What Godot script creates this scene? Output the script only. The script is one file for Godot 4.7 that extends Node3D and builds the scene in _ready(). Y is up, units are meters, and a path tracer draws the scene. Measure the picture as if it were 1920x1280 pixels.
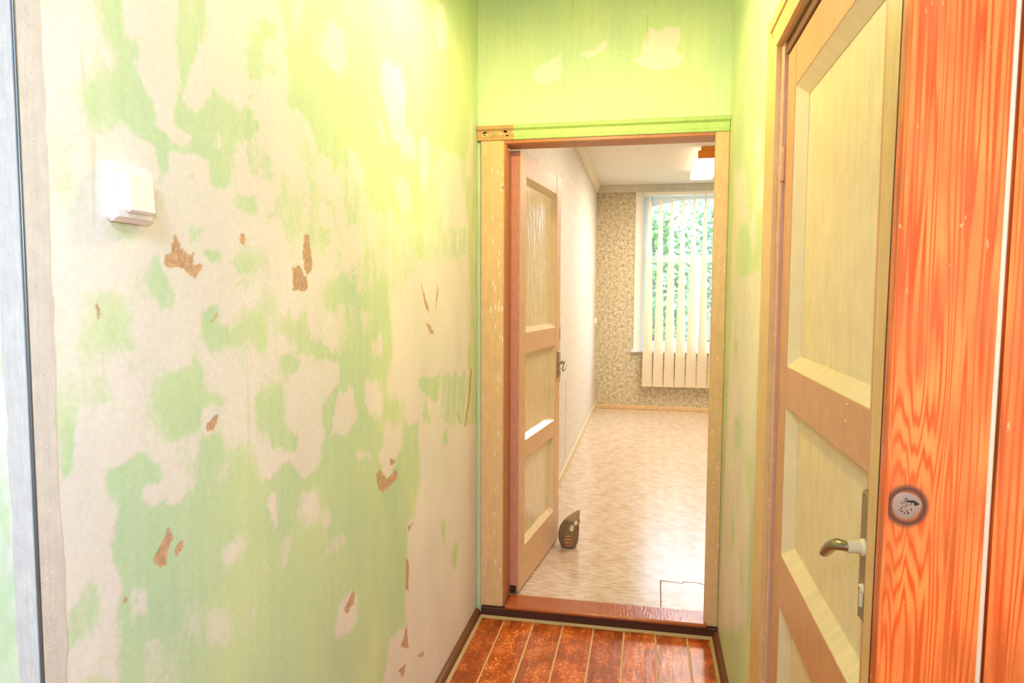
extends Node3D
# A stripped corridor with worn green walls, looking through an open door into an empty room with a window.
# x runs right, y up, and the corridor runs along -z. Units are metres.

const HALL_FLOOR := -0.055
const CORRIDOR_TOP := 2.75
const ROOM_TOP := 2.72
const WALL_L := -0.74
const WALL_R := 0.32
const WALL_F := -2.96
const ROOM_F := -3.06
const ROOM_B := -8.45
const ROOM_L := -0.62
const ROOM_R := 2.5

# Where the bare plaster shows through the green paint: first number = how much plaster (1) or paint (0),
# then corner points on the wall in metres (distance along the wall, height).
const LEFT_PATCHES := [
	[0.93, 0.706, 1.771, 1.26, 2.013, 1.526, 1.715, 1.575, 1.44, 1.569, 1.23, 1.45, 1.029, 1.187, 1.09, 0.959, 1.142, 0.841, 0.819, 0.664, 0.923],
	[0, 0.805, 1.814, 0.871, 1.843, 0.867, 1.768, 0.893, 1.772, 0.903, 1.758, 0.888, 1.735, 0.911, 1.707, 0.926, 1.69, 0.933, 1.67, 0.924, 1.652, 0.955, 1.643, 0.994, 1.64, 0.993, 1.629, 0.962, 1.619, 0.956, 1.577, 0.941, 1.575, 0.934, 1.619, 0.901, 1.626, 0.866, 1.631, 0.829, 1.619, 0.808, 1.617, 0.803, 1.646, 0.802, 1.67, 0.826, 1.681, 0.83, 1.706, 0.85, 1.725, 0.848, 1.746, 0.829, 1.746, 0.825, 1.781],
	[0.1, 0.996, 1.898, 1.046, 1.919, 1.072, 1.875, 1.066, 1.85, 1.055, 1.807, 1.026, 1.78, 1.012, 1.753, 0.998, 1.726, 1.01, 1.71, 1.061, 1.72, 1.083, 1.762, 1.098, 1.764, 1.087, 1.74, 1.128, 1.736, 1.179, 1.752, 1.209, 1.753, 1.23, 1.72, 1.21, 1.693, 1.139, 1.651, 1.134, 1.636, 1.122, 1.619, 1.124, 1.596, 1.105, 1.581, 1.062, 1.582, 1.071, 1.609, 1.054, 1.625, 1.006, 1.629, 0.981, 1.628, 0.968, 1.634, 0.971, 1.7, 0.988, 1.722, 0.996, 1.774, 0.995, 1.815],
	[1, 0.97, 1.667, 1.001, 1.662, 1.029, 1.654, 1.026, 1.644, 0.994, 1.639, 0.969, 1.641],
	[0.6, 1.042, 1.676, 1.064, 1.681, 1.093, 1.674, 1.12, 1.657, 1.08, 1.654, 1.06, 1.66],
	[0.1, 1.228, 1.933, 1.287, 1.953, 1.286, 1.925, 1.251, 1.895, 1.255, 1.841, 1.295, 1.858, 1.282, 1.833, 1.216, 1.806, 1.186, 1.807, 1.188, 1.846, 1.232, 1.875, 1.183, 1.871, 1.227, 1.903],
	[0, 1.168, 1.772, 1.203, 1.785, 1.211, 1.768, 1.191, 1.762],
	[0, 1.415, 2.081, 2.995, 2.774, 2.998, 2.066, 2.647, 1.95, 2.191, 1.911, 2.187, 1.614, 1.858, 1.599, 1.579, 1.571, 1.472, 1.717, 1.442, 1.744, 1.419, 1.77, 1.39, 1.768, 1.366, 1.795, 1.329, 1.8, 1.337, 1.853, 1.327, 1.922, 1.401, 1.953],
	[0.55, 1.141, 1.642, 1.21, 1.693, 1.375, 1.729, 1.584, 1.726, 1.858, 1.629, 2.243, 1.62, 2.813, 1.65, 2.813, 1.2, 1.913, 1.26, 1.875, 1.478, 1.575, 1.44, 1.367, 1.492, 1.282, 1.562, 1.187, 1.551],
	[1, 1.489, 2, 1.536, 2.038, 1.614, 2.042, 1.621, 1.957, 1.601, 1.909, 1.532, 1.922, 1.487, 1.935],
	[1, 2.341, 2.416, 2.449, 2.447, 2.489, 2.393, 2.468, 2.29, 2.402, 2.281, 2.34, 2.326],
	[1, 1.852, 2.048, 1.969, 2.086, 2.023, 2.064, 2.039, 1.907, 2.143, 1.892, 2.142, 1.84, 2.028, 1.813, 1.996, 1.845, 1.921, 1.838, 1.897, 1.895, 1.858, 1.955],
	[1, 1.802, 1.872, 1.848, 1.887, 1.879, 1.814, 1.854, 1.809],
	[1, 2.18, 1.911, 2.253, 1.939, 2.293, 1.907, 2.275, 1.818, 2.227, 1.732, 2.163, 1.804],
	[0.9, 2.354, 1.869, 2.557, 1.962, 2.687, 1.932, 2.711, 1.822, 2.804, 1.672, 2.442, 1.638, 2.378, 1.746],
	[1, 1.936, 1.738, 2.075, 1.755, 2.109, 1.687, 2.039, 1.65, 1.947, 1.661],
	[1, 2.804, 2.144, 2.875, 2.147, 2.848, 1.887, 2.769, 1.874],
	[1, 1.473, 1.73, 1.518, 1.732, 1.525, 1.679, 1.594, 1.66, 1.581, 1.623, 1.47, 1.632],
	[1, 1.627, 1.754, 1.669, 1.753, 1.726, 1.723, 1.714, 1.687, 1.635, 1.694],
	[1, 1.469, 1.613, 1.531, 1.609, 1.529, 1.553, 1.577, 1.506, 1.465, 1.498],
	[1, 1.216, 1.789, 1.293, 1.804, 1.404, 1.775, 1.306, 1.743, 1.27, 1.72, 1.213, 1.728],
	[1, 1.212, 1.687, 1.348, 1.72, 1.401, 1.658, 1.317, 1.647, 1.249, 1.671],
	[1, 1.124, 1.621, 1.175, 1.656, 1.179, 1.628, 1.286, 1.613, 1.279, 1.566, 1.233, 1.571, 1.16, 1.591],
	[0.9, 1.323, 1.626, 1.424, 1.63, 1.406, 1.616, 1.322, 1.615],
	[0.1, 1.138, 1.581, 1.203, 1.59, 1.22, 1.565, 1.171, 1.549, 1.137, 1.555],
	[0, 1.748, 1.758, 1.924, 1.791, 1.922, 1.667, 1.858, 1.629, 1.745, 1.658, 1.725, 1.69, 1.74, 1.728],
	[1, 1.594, 1.559, 1.718, 1.566, 1.717, 1.514, 1.638, 1.469, 1.575, 1.44, 1.593, 1.506],
	[0.35, 0.817, 1.494, 0.91, 1.503, 0.909, 1.487, 0.879, 1.477, 0.852, 1.477, 0.823, 1.48],
	[0.35, 0.764, 1.557, 0.785, 1.553, 0.788, 1.529, 0.769, 1.523],
	[0.05, 0.91, 1.431, 0.931, 1.457, 0.946, 1.429, 0.969, 1.401, 0.963, 1.361, 0.938, 1.368, 0.913, 1.404],
	[0.15, 0.764, 1.375, 0.788, 1.379, 0.796, 1.362, 0.812, 1.386, 0.855, 1.396, 0.875, 1.383, 0.867, 1.343, 0.883, 1.319, 0.83, 1.298, 0.812, 1.311, 0.81, 1.342, 0.768, 1.339, 0.76, 1.354],
	[0.1, 0.737, 1.343, 0.748, 1.341, 0.749, 1.322, 0.736, 1.323],
	[0.05, 0.744, 1.297, 0.758, 1.312, 0.764, 1.259, 0.758, 1.241, 0.77, 1.215, 0.766, 1.187, 0.763, 1.168, 0.737, 1.165, 0.744, 1.192, 0.744, 1.244],
	[0.4, 0.795, 1.284, 0.813, 1.272, 0.828, 1.25, 0.796, 1.247, 0.787, 1.263],
	[0.35, 0.853, 1.3, 0.886, 1.295, 0.877, 1.268, 0.852, 1.269],
	[0, 0.922, 1.263, 0.952, 1.271, 1.019, 1.299, 1.043, 1.285, 1.041, 1.242, 1.117, 1.213, 1.025, 1.202, 1.019, 1.169, 0.948, 1.168, 0.923, 1.176],
	[0.35, 0.997, 1.512, 1.053, 1.518, 1.047, 1.499, 1.019, 1.488, 1.001, 1.498],
	[0.3, 1.051, 1.484, 1.103, 1.497, 1.091, 1.465, 1.065, 1.458],
	[0.25, 1.09, 1.452, 1.23, 1.473, 1.241, 1.452, 1.202, 1.437, 1.133, 1.442],
	[0.35, 1.121, 1.428, 1.202, 1.419, 1.208, 1.402, 1.143, 1.409],
	[0.3, 1.313, 1.533, 1.387, 1.551, 1.521, 1.565, 1.52, 1.522, 1.372, 1.504, 1.326, 1.485],
	[0.05, 1.032, 1.372, 1.076, 1.38, 1.081, 1.345, 1.128, 1.329, 1.168, 1.352, 1.238, 1.381, 1.277, 1.366, 1.306, 1.336, 1.398, 1.356, 1.389, 1.3, 1.512, 1.271, 1.512, 1.245, 1.394, 1.26, 1.349, 1.299, 1.29, 1.314, 1.277, 1.359, 1.236, 1.339, 1.23, 1.31, 1.247, 1.266, 1.191, 1.278, 1.174, 1.301, 1.111, 1.305, 1.084, 1.294, 1.044, 1.316, 1.035, 1.347],
	[0.15, 1.268, 1.279, 1.378, 1.261, 1.339, 1.219, 1.301, 1.212, 1.266, 1.227],
	[0.05, 1.188, 1.213, 1.286, 1.21, 1.299, 1.148, 1.242, 1.114, 1.191, 1.131],
	[0.1, 1.284, 1.132, 1.349, 1.093, 1.334, 1.056, 1.241, 1.078, 1.228, 1.11],
	[0, 1.467, 1.14, 1.508, 1.138, 1.506, 1.052, 1.475, 1.062],
	[0.1, 1.023, 1.159, 1.083, 1.159, 1.087, 1.113, 1.018, 1.129],
	[0, 1.49, 1.433, 1.606, 1.436, 1.659, 1.4, 1.753, 1.404, 1.859, 1.461, 1.891, 1.411, 1.856, 1.354, 1.909, 1.268, 1.907, 1.193, 1.864, 1.171, 1.851, 1.106, 1.967, 1.061, 2.129, 0.98, 2.148, 0.869, 1.45, 1.029, 1.451, 1.038, 1.506, 1.052, 1.473, 1.143, 1.559, 1.175, 1.56, 1.232, 1.457, 1.247, 1.457, 1.254, 1.493, 1.265, 1.656, 1.26, 1.656, 1.293, 1.75, 1.288, 1.778, 1.35, 1.706, 1.361, 1.648, 1.358, 1.565, 1.382, 1.496, 1.362],
	[1, 1.63, 1.174, 1.642, 1.117, 1.65, 1.073, 1.595, 1.043, 1.505, 1.043, 1.528, 1.113, 1.567, 1.151],
	[1, 1.457, 1.247, 1.56, 1.232, 1.559, 1.175, 1.473, 1.143, 1.428, 1.15, 1.431, 1.249],
	[1, 1.701, 1.161, 1.812, 1.162, 1.837, 1.06, 1.756, 1.065, 1.71, 1.106],
	[0.9, 1.761, 1.277, 1.827, 1.284, 1.825, 1.217, 1.775, 1.226],
	[0.9, 1.849, 1.027, 1.999, 1.011, 1.978, 0.913, 1.859, 0.935],
	[0.1, 1.709, 1.504, 1.782, 1.523, 1.781, 1.494],
	[0, 2.138, 1.593, 2.203, 1.598, 2.191, 1.514, 2.137, 1.524],
	[1, 1.878, 1.386, 2.185, 1.491, 2.813, 1.561, 2.849, 1.058, 2.424, 1.106, 2.396, 0.991, 2.368, 0.818, 2.176, 0.862, 2.155, 0.975, 2.022, 0.983, 1.967, 1.084, 1.863, 1.104, 1.864, 1.171, 1.925, 1.192, 1.926, 1.267],
	[0, 2.152, 1.109, 2.391, 1.112, 2.37, 1.003, 2.283, 1.043, 2.184, 1.057],
	[0, 2.224, 1.039, 2.282, 0.952, 2.183, 0.983],
	[0, 2.66, 1.001, 2.743, 0.99, 2.717, 0.92],
	[0, 2.769, 1.176, 2.849, 1.17, 2.831, 1.086, 2.786, 1.09],
	[0, 0.968, 1.055, 1.001, 1.057, 1.01, 1.085, 1.041, 1.124, 2.233, 0.849, 2.174, 0.74, 2.108, 0.692, 2.041, 0.671, 2.029, 0.571, 2.01, 0.344, 1.89, 0.358, 1.845, 0.303, 1.806, 0.238, 0.825, 0.82, 0.824, 0.869, 0.827, 0.939, 0.842, 0.972, 0.814, 1.038, 0.826, 1.057, 0.834, 1.086, 0.822, 1.12, 0.817, 1.16, 0.858, 1.15, 0.894, 1.152, 0.928, 1.141, 0.923, 1.097, 0.892, 1.103, 0.883, 1.083],
	[0.25, 0.745, 0.98, 0.794, 1.004, 0.799, 0.987, 0.787, 0.93, 0.736, 0.922, 0.732, 0.946],
	[0.7, 0.85, 0.967, 0.893, 0.957, 0.891, 0.912, 0.85, 0.905],
	[0.45, 0.874, 0.882, 0.966, 0.855, 0.961, 0.739, 0.87, 0.794],
	[1, 0.947, 1.145, 0.972, 1.139, 0.976, 1.1, 1.002, 1.087, 0.995, 1.061, 0.969, 1.06, 0.943, 1.065],
	[0.9, 1.075, 1.083, 1.091, 1.089, 1.107, 1.072, 1.079, 1.06, 1.049, 1.068],
	[1, 1.184, 1.091, 1.464, 1.026, 1.455, 1.003, 1.378, 0.986, 1.323, 1.024, 1.266, 1.042, 1.239, 1.023, 1.182, 1.055],
	[1, 1.069, 0.935, 1.09, 0.954, 1.13, 0.953, 1.164, 0.923, 1.151, 0.907, 1.088, 0.901],
	[0.9, 1.224, 0.998, 1.264, 0.994, 1.271, 0.95, 1.255, 0.928, 1.231, 0.97],
	[1, 1.336, 0.925, 1.354, 0.969, 1.445, 0.942, 1.432, 0.878, 1.365, 0.892],
	[0.7, 1.29, 0.894, 1.365, 0.888, 1.318, 0.864, 1.288, 0.837, 1.259, 0.863],
	[0.9, 1.452, 0.901, 1.521, 0.888, 1.52, 0.848, 1.45, 0.863],
	[0.95, 1.456, 0.784, 1.498, 0.809, 1.569, 0.806, 1.587, 0.771, 1.497, 0.773],
	[0.55, 0.971, 0.899, 1.012, 0.888, 1.024, 0.844, 1.103, 0.813, 1.128, 0.76, 1.067, 0.758, 1.022, 0.775, 0.969, 0.846],
	[0.65, 1.149, 0.841, 1.172, 0.788, 1.175, 0.729, 1.157, 0.735],
	[0.5, 1.179, 0.836, 1.218, 0.856, 1.205, 0.81],
	[1, 1.807, 0.958, 1.946, 0.927, 1.931, 0.869, 1.858, 0.866, 1.818, 0.898],
	[1, 1.651, 0.989, 1.772, 0.955, 1.772, 0.94, 1.657, 0.962],
	[1, 1.446, 0.895, 1.521, 0.889, 1.52, 0.85, 1.464, 0.855],
	[1, 1.512, 0.6, 1.542, 0.622, 1.615, 0.633, 1.655, 0.62, 1.653, 0.547, 1.612, 0.528, 1.525, 0.544],
	[1, 2.165, 0.865, 2.152, 0.746, 2.108, 0.692, 2.041, 0.671, 2.029, 0.571, 2.01, 0.344, 1.89, 0.358, 1.845, 0.303, 1.794, 0.229, 3.064, -0.535, 3.056, 0.785, 2.177, 0.971],
	[0, 2.386, 0.565, 2.454, 0.534, 2.453, 0.437, 2.405, 0.495],
	[0, 2.54, 0.413, 2.641, 0.389, 2.593, 0.29, 2.54, 0.346],
	[0.1, 2.395, 0.852, 2.492, 0.835, 2.478, 0.896],
]
const LEFT_RENDER := [
	[1, 0.961, 1.458, 0.971, 1.49, 0.983, 1.485, 1.009, 1.47, 1.027, 1.482, 1.018, 1.455, 1.05, 1.457, 1.025, 1.432, 0.985, 1.439, 0.95, 1.441, 0.951, 1.462],
	[1, 1.339, 1.46, 1.371, 1.465, 1.384, 1.434, 1.418, 1.452, 1.416, 1.531, 1.396, 1.529, 1.381, 1.487, 1.399, 1.403, 1.339, 1.41],
	[1, 1.156, 1.508, 1.173, 1.51, 1.172, 1.485, 1.155, 1.484],
	[1, 0.936, 1.027, 0.947, 1.014, 0.929, 0.965, 0.909, 0.969, 0.902, 0.988],
	[1, 0.956, 0.968, 0.972, 0.99, 0.966, 0.998, 0.95, 0.979],
	[1, 1.037, 1.171, 1.058, 1.184, 1.076, 1.184, 1.06, 1.162, 1.042, 1.161],
	[1, 1.778, 0.898, 1.817, 0.892, 1.858, 0.856, 1.945, 0.866, 1.953, 0.841, 1.874, 0.83, 1.832, 0.821, 1.789, 0.849],
	[1, 1.566, 0.597, 1.595, 0.621, 1.628, 0.631, 1.621, 0.591, 1.582, 0.585],
	[1, 2.019, 0.552, 2.048, 0.516, 2.042, 0.447, 2.017, 0.451],
	[1, 1.966, 0.295, 2.015, 0.341, 2.034, 0.259],
	[1, 2.127, 0.173, 2.183, 0.162, 2.194, 0.131],
	[1, 1.95, 0.228, 2.013, 0.212, 1.983, 0.181],
	[1, 2.036, 0.656, 2.081, 0.658, 2.045, 0.635],
	[1, 2.173, 1.436, 2.251, 1.377, 2.268, 1.332, 2.228, 1.364],
	[1, 2.227, 1.31, 2.268, 1.269, 2.328, 1.255, 2.286, 1.289],
	[1, 2.329, 1.317, 2.362, 1.439, 2.374, 1.395, 2.342, 1.349],
	[1, 2.822, 1.084, 2.849, 1.082, 2.822, 0.935, 2.743, 0.845, 2.726, 0.849, 2.795, 0.95],
	[1, 2.604, 0.951, 2.684, 0.857, 2.643, 0.895],
	[1, 0.807, 1.373, 0.814, 1.371, 0.812, 1.354, 0.807, 1.357],
	[1, 1.062, 1.353, 1.074, 1.368, 1.077, 1.362, 1.065, 1.35],
	[1, 0.841, 0.955, 0.847, 0.951, 0.844, 0.944, 0.839, 0.948],
	[1, 1.884, 0.904, 1.936, 0.901, 1.927, 0.89, 1.888, 0.892],
]
const FAR_PATCHES := [
	[1, -0.504, 2.345, -0.423, 2.401, -0.37, 2.427, -0.376, 2.332, -0.422, 2.286, -0.491, 2.308],
	[0.75, -0.245, 2.437, -0.215, 2.459, -0.167, 2.468, -0.191, 2.416, -0.233, 2.395, -0.299, 2.393, -0.3, 2.417],
	[1, -0.036, 2.453, -0.013, 2.493, 0.114, 2.492, 0.111, 2.392, 0.14, 2.378, 0.106, 2.34, 0.042, 2.326, -0.034, 2.348, -0.082, 2.368, -0.041, 2.395],
]
const RIGHT_PATCHES := [
	[0.75, 2.826, 1.904, 2.416, 1.81, 2.341, 1.644, 2.625, 1.633, 2.642, 1.452, 2.083, 1.485, 2, 1.566, 1.965, 1.187, 2.743, 1.1],
	[1, 2.249, 1.903, 2.136, 1.872, 2.151, 1.764, 2.244, 1.775],
	[1, 2.163, 1.732, 2.032, 1.749, 2.001, 1.66, 2.224, 1.667, 2.181, 1.536, 2.284, 1.566, 2.336, 1.619],
	[0.85, 2.778, 1.137, 2.037, 1.209, 2.061, 0.932, 2.147, 0.62, 2.143, 0.371, 2.936, -0.022, 2.826, 0.71],
	[0.1, 2.577, 0.958, 2.407, 0.959, 2.368, 0.896, 2.495, 0.853],
	[0.2, 2.338, 0.874, 2.098, 0.917, 2.13, 0.756, 2.22, 0.768],
	[0.1, 2.575, 0.664, 2.484, 0.524, 2.563, 0.464],
	[0.1, 2.324, 0.554, 2.229, 0.453, 2.324, 0.425],
	[0.15, 2.773, 1.381, 2.623, 1.361, 2.671, 1.324],
	[0.15, 2.736, 1.212, 2.494, 1.249, 2.536, 1.205],
]

var used := {}
var wear: ImageTexture
var fine: ImageTexture
var fine_normal: ImageTexture

# ---------------------------------------------------------------- nodes
func numbered(called: String) -> String:
	used[called] = used.get(called, -1) + 1
	return called if used[called] == 0 else "%s_%03d" % [called, used[called]]

func tag(o: Node, label := "", category := "", group := "", kind := "") -> Node:
	if label: o.set_meta("label", label)
	if category: o.set_meta("category", category)
	if group: o.set_meta("group", group)
	if kind: o.set_meta("kind", kind)
	return o

func thing(called: String, at: Vector3, turn := 0.0) -> Node3D:
	var o := Node3D.new()
	o.name = numbered(called)
	add_child(o)
	o.position = at
	o.rotation.y = turn
	return o

func part(called: String, st: SurfaceTool, m: Material, parent: Node3D = null) -> MeshInstance3D:
	return inst(called, st.commit(), m, parent)

func inst(called: String, mesh: Mesh, m: Material, parent: Node3D = null) -> MeshInstance3D:
	var o := MeshInstance3D.new()
	o.mesh = mesh
	o.material_override = m
	o.cast_shadow = GeometryInstance3D.SHADOW_CASTING_SETTING_ON
	if parent:
		o.name = called
		parent.add_child(o, true)
	else:
		o.name = numbered(called)
		add_child(o, true)
	return o

# ---------------------------------------------------------------- shapes
func mb() -> SurfaceTool:
	var st := SurfaceTool.new()
	st.begin(Mesh.PRIMITIVE_TRIANGLES)
	return st

func uv_of(p: Vector3, n: Vector3) -> Vector2:
	var a := n.abs()
	if a.x >= a.y and a.x >= a.z: return Vector2(-p.z, -p.y)
	if a.y >= a.z: return Vector2(p.x, p.z)
	return Vector2(p.x, -p.y)

func tri(st: SurfaceTool, a: Vector3, b: Vector3, c: Vector3, out: Vector3) -> void:
	var n := (b - a).cross(c - a)
	if n.length_squared() < 1e-18: return
	n = n.normalized()
	if n.dot(out) > 0.0:
		var t := b
		b = c
		c = t
	else:
		n = -n
	for p in [a, b, c]:
		st.set_normal(n)
		st.set_uv(uv_of(p, n))
		st.add_vertex(p)

func quad(st: SurfaceTool, a: Vector3, b: Vector3, c: Vector3, d: Vector3, out: Vector3) -> void:
	tri(st, a, b, c, out)
	tri(st, a, c, d, out)

# a box from corner a to corner b with chamfered edges
func bx(st: SurfaceTool, a: Vector3, b: Vector3, bev := 0.0, t := Transform3D()) -> SurfaceTool:
	var lo := Vector3(minf(a.x, b.x), minf(a.y, b.y), minf(a.z, b.z))
	var hi := Vector3(maxf(a.x, b.x), maxf(a.y, b.y), maxf(a.z, b.z))
	var mid := (lo + hi) / 2.0
	var half := (hi - lo) / 2.0
	bev = minf(bev, minf(half.x, minf(half.y, half.z)) * 0.95)
	var v := func(s: Vector3, axis: int) -> Vector3:
		var h := half - Vector3.ONE * bev
		h[axis] = half[axis]
		return t * (mid + s * h)
	for axis in 3:
		var u := (axis + 1) % 3
		var w := (axis + 2) % 3
		for sg in [-1.0, 1.0]:
			var s := []
			for k in [[-1, -1], [1, -1], [1, 1], [-1, 1]]:
				var e := Vector3()
				e[axis] = sg
				e[u] = k[0]
				e[w] = k[1]
				s.append(e)
			var o := Vector3()
			o[axis] = sg
			quad(st, v.call(s[0], axis), v.call(s[1], axis), v.call(s[2], axis), v.call(s[3], axis), t.basis * o)
		if bev > 0.0:
			for p in [-1.0, 1.0]:
				for q in [-1.0, 1.0]:
					var e0 := Vector3()
					e0[u] = p
					e0[w] = q
					var e1 := e0
					e0[axis] = -1
					e1[axis] = 1
					var o2 := Vector3()
					o2[u] = p
					o2[w] = q
					quad(st, v.call(e0, u), v.call(e1, u), v.call(e1, w), v.call(e0, w), t.basis * o2)
	if bev > 0.0:
		for x in [-1.0, 1.0]:
			for y in [-1.0, 1.0]:
				for z in [-1.0, 1.0]:
					var e := Vector3(x, y, z)
					tri(st, v.call(e, 0), v.call(e, 1), v.call(e, 2), t.basis * e)
	return st

# a polygon in the plane of t's x and y, pushed along t's z from z0 to z1
func prism(st: SurfaceTool, pts: PackedVector2Array, z0: float, z1: float, t := Transform3D()) -> SurfaceTool:
	var idx := Geometry2D.triangulate_polygon(pts)
	for k in range(0, idx.size(), 3):
		for z in [[z0, -1.0], [z1, 1.0]]:
			var q := []
			for j in 3: q.append(t * Vector3(pts[idx[k + j]].x, pts[idx[k + j]].y, z[0]))
			tri(st, q[0], q[1], q[2], t.basis.z * (z[1] * signf(z1 - z0)))
	var ccw := not Geometry2D.is_polygon_clockwise(pts)
	for k in pts.size():
		var p := pts[k]
		var r := pts[(k + 1) % pts.size()]
		var d := r - p
		var n := Vector2(d.y, -d.x) if ccw else Vector2(-d.y, d.x)
		quad(st, t * Vector3(p.x, p.y, z0), t * Vector3(r.x, r.y, z0), t * Vector3(r.x, r.y, z1), t * Vector3(p.x, p.y, z1), t.basis * Vector3(n.x, n.y, 0))
	return st

# rows of points joined into a smooth skin; every row has the same count
func skin(st: SurfaceTool, rows: Array, closed := true, caps := true) -> SurfaceTool:
	var n: int = rows[0].size()
	var mid := Vector3.ZERO
	for r in rows:
		for p in r: mid += p
	mid /= rows.size() * n
	var normals := []
	for i in rows.size():
		var line := PackedVector3Array()
		var centre := Vector3.ZERO
		for p in rows[i]: centre += p / n
		for j in n:
			var du: Vector3 = rows[i][(j + 1) % n if closed else mini(j + 1, n - 1)] - rows[i][(j - 1 + n) % n if closed else maxi(j - 1, 0)]
			var dv: Vector3 = rows[mini(i + 1, rows.size() - 1)][j] - rows[maxi(i - 1, 0)][j]
			var nn := du.cross(dv)
			nn = nn.normalized() if nn.length_squared() > 1e-16 else Vector3.UP
			if closed and nn.dot(rows[i][j] - centre) < 0.0: nn = -nn
			line.append(nn)
		normals.append(line)
	for i in rows.size() - 1:
		for j in (n if closed else n - 1):
			var k := (j + 1) % n
			for f in [[[i, j], [i, k], [i + 1, k]], [[i, j], [i + 1, k], [i + 1, j]]]:
				var a: Vector3 = rows[f[0][0]][f[0][1]]
				var b: Vector3 = rows[f[1][0]][f[1][1]]
				var c: Vector3 = rows[f[2][0]][f[2][1]]
				var g := (b - a).cross(c - a)
				if g.length_squared() < 1e-20: continue
				var order := [0, 1, 2]
				if g.dot(normals[f[0][0]][f[0][1]] + normals[f[1][0]][f[1][1]] + normals[f[2][0]][f[2][1]]) > 0.0: order = [0, 2, 1]
				for q in order:
					var p: Vector3 = rows[f[q][0]][f[q][1]]
					st.set_normal(normals[f[q][0]][f[q][1]])
					st.set_uv(Vector2(float(f[q][1]) / n, float(f[q][0]) / rows.size()))
					st.add_vertex(p)
	if caps and closed:
		for e in [0, rows.size() - 1]:
			var c := Vector3.ZERO
			for p in rows[e]: c += p / n
			for j in n: tri(st, c, rows[e][j], rows[e][(j + 1) % n], c - mid)
	return st

func lathe(st: SurfaceTool, profile: Array, seg := 24, t := Transform3D()) -> SurfaceTool:
	var rows := []
	for p in profile:
		var r := PackedVector3Array()
		for j in seg:
			var a := TAU * j / seg
			r.append(t * Vector3(p[0] * cos(a), p[1], p[0] * sin(a)))
		rows.append(r)
	return skin(st, rows)

func tube(st: SurfaceTool, path: Array, radii: Array, seg := 10, flat := 1.0) -> SurfaceTool:
	var rows := []
	var side := Vector3.ZERO
	for i in path.size():
		var d: Vector3 = (path[mini(i + 1, path.size() - 1)] - path[maxi(i - 1, 0)]).normalized()
		if i == 0: side = d.cross(Vector3.UP if absf(d.y) < 0.9 else Vector3.RIGHT).normalized()
		side = (side - d * side.dot(d)).normalized()
		var up := side.cross(d)
		var r := PackedVector3Array()
		for j in seg:
			var a := TAU * j / seg
			r.append(path[i] + (side * cos(a) + up * sin(a) * flat) * float(radii[mini(i, radii.size() - 1)]))
		rows.append(r)
	return skin(st, rows)

# ---------------------------------------------------------------- pictures and materials
func noise_bytes(w: int, h: int, sd: int, freq: float, oct: int, sx := 1.0, sy := 1.0) -> PackedByteArray:
	var n := FastNoiseLite.new()
	n.noise_type = FastNoiseLite.TYPE_SIMPLEX_SMOOTH
	n.seed = sd
	n.frequency = freq
	n.fractal_octaves = oct
	var iw := maxi(8, int(w / sx))
	var ih := maxi(8, int(h / sy))
	var im := n.get_image(iw, ih)
	if iw != w or ih != h: im.resize(w, h, Image.INTERPOLATE_CUBIC)
	im.convert(Image.FORMAT_L8)
	return im.get_data()

func seamless_bytes(w: int, h: int, sd: int, freq: float, oct: int, sx := 1.0, sy := 1.0) -> PackedByteArray:
	var n := FastNoiseLite.new()
	n.noise_type = FastNoiseLite.TYPE_SIMPLEX_SMOOTH
	n.seed = sd
	n.frequency = freq
	n.fractal_octaves = oct
	var im := n.get_seamless_image(maxi(16, int(w / sx)), maxi(16, int(h / sy)))
	im.resize(w, h, Image.INTERPOLATE_CUBIC)
	im.convert(Image.FORMAT_L8)
	return im.get_data()

func picture(w: int, h: int, data: PackedByteArray, format := Image.FORMAT_RGB8) -> ImageTexture:
	return ImageTexture.create_from_image(Image.create_from_data(w, h, false, format, data))

func relief(w: int, h: int, data: PackedByteArray, strength: float) -> ImageTexture:
	var im := Image.create_from_data(w, h, false, Image.FORMAT_L8, data)
	im.convert(Image.FORMAT_RGBA8)
	im.bump_map_to_normal_map(strength)
	return ImageTexture.create_from_image(im)

func shade(r: int, g: int, b: int) -> Color:
	return Color(r / 255.0, g / 255.0, b / 255.0)

func mat(c: Color, rough := 0.6, metal := 0.0) -> StandardMaterial3D:
	var m := StandardMaterial3D.new()
	m.albedo_color = c
	m.roughness = rough
	m.metallic = metal
	return m

# painted or worn wood: a plain colour with fine uneven tone and brush relief
func worn(c: Color, rough := 0.45, scale := 1.3, bump := 0.5) -> StandardMaterial3D:
	var m := mat(c, rough)
	m.albedo_texture = wear
	m.normal_enabled = true
	m.normal_texture = fine_normal
	m.normal_scale = bump
	m.uv1_triplanar = true
	m.uv1_scale = Vector3.ONE * scale
	return m

func painted(t: ImageTexture, rough: float, scale := Vector3.ONE, offset := Vector3.ZERO) -> StandardMaterial3D:
	var m := mat(Color.WHITE, rough)
	m.albedo_texture = t
	m.uv1_scale = scale
	m.uv1_offset = offset
	return m

func tiled(t: ImageTexture, rough: float, scale: Vector3) -> StandardMaterial3D:
	var m := mat(Color.WHITE, rough)
	m.albedo_texture = t
	m.uv1_triplanar = true
	m.uv1_world_triplanar = true
	m.uv1_scale = scale
	return m

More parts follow.
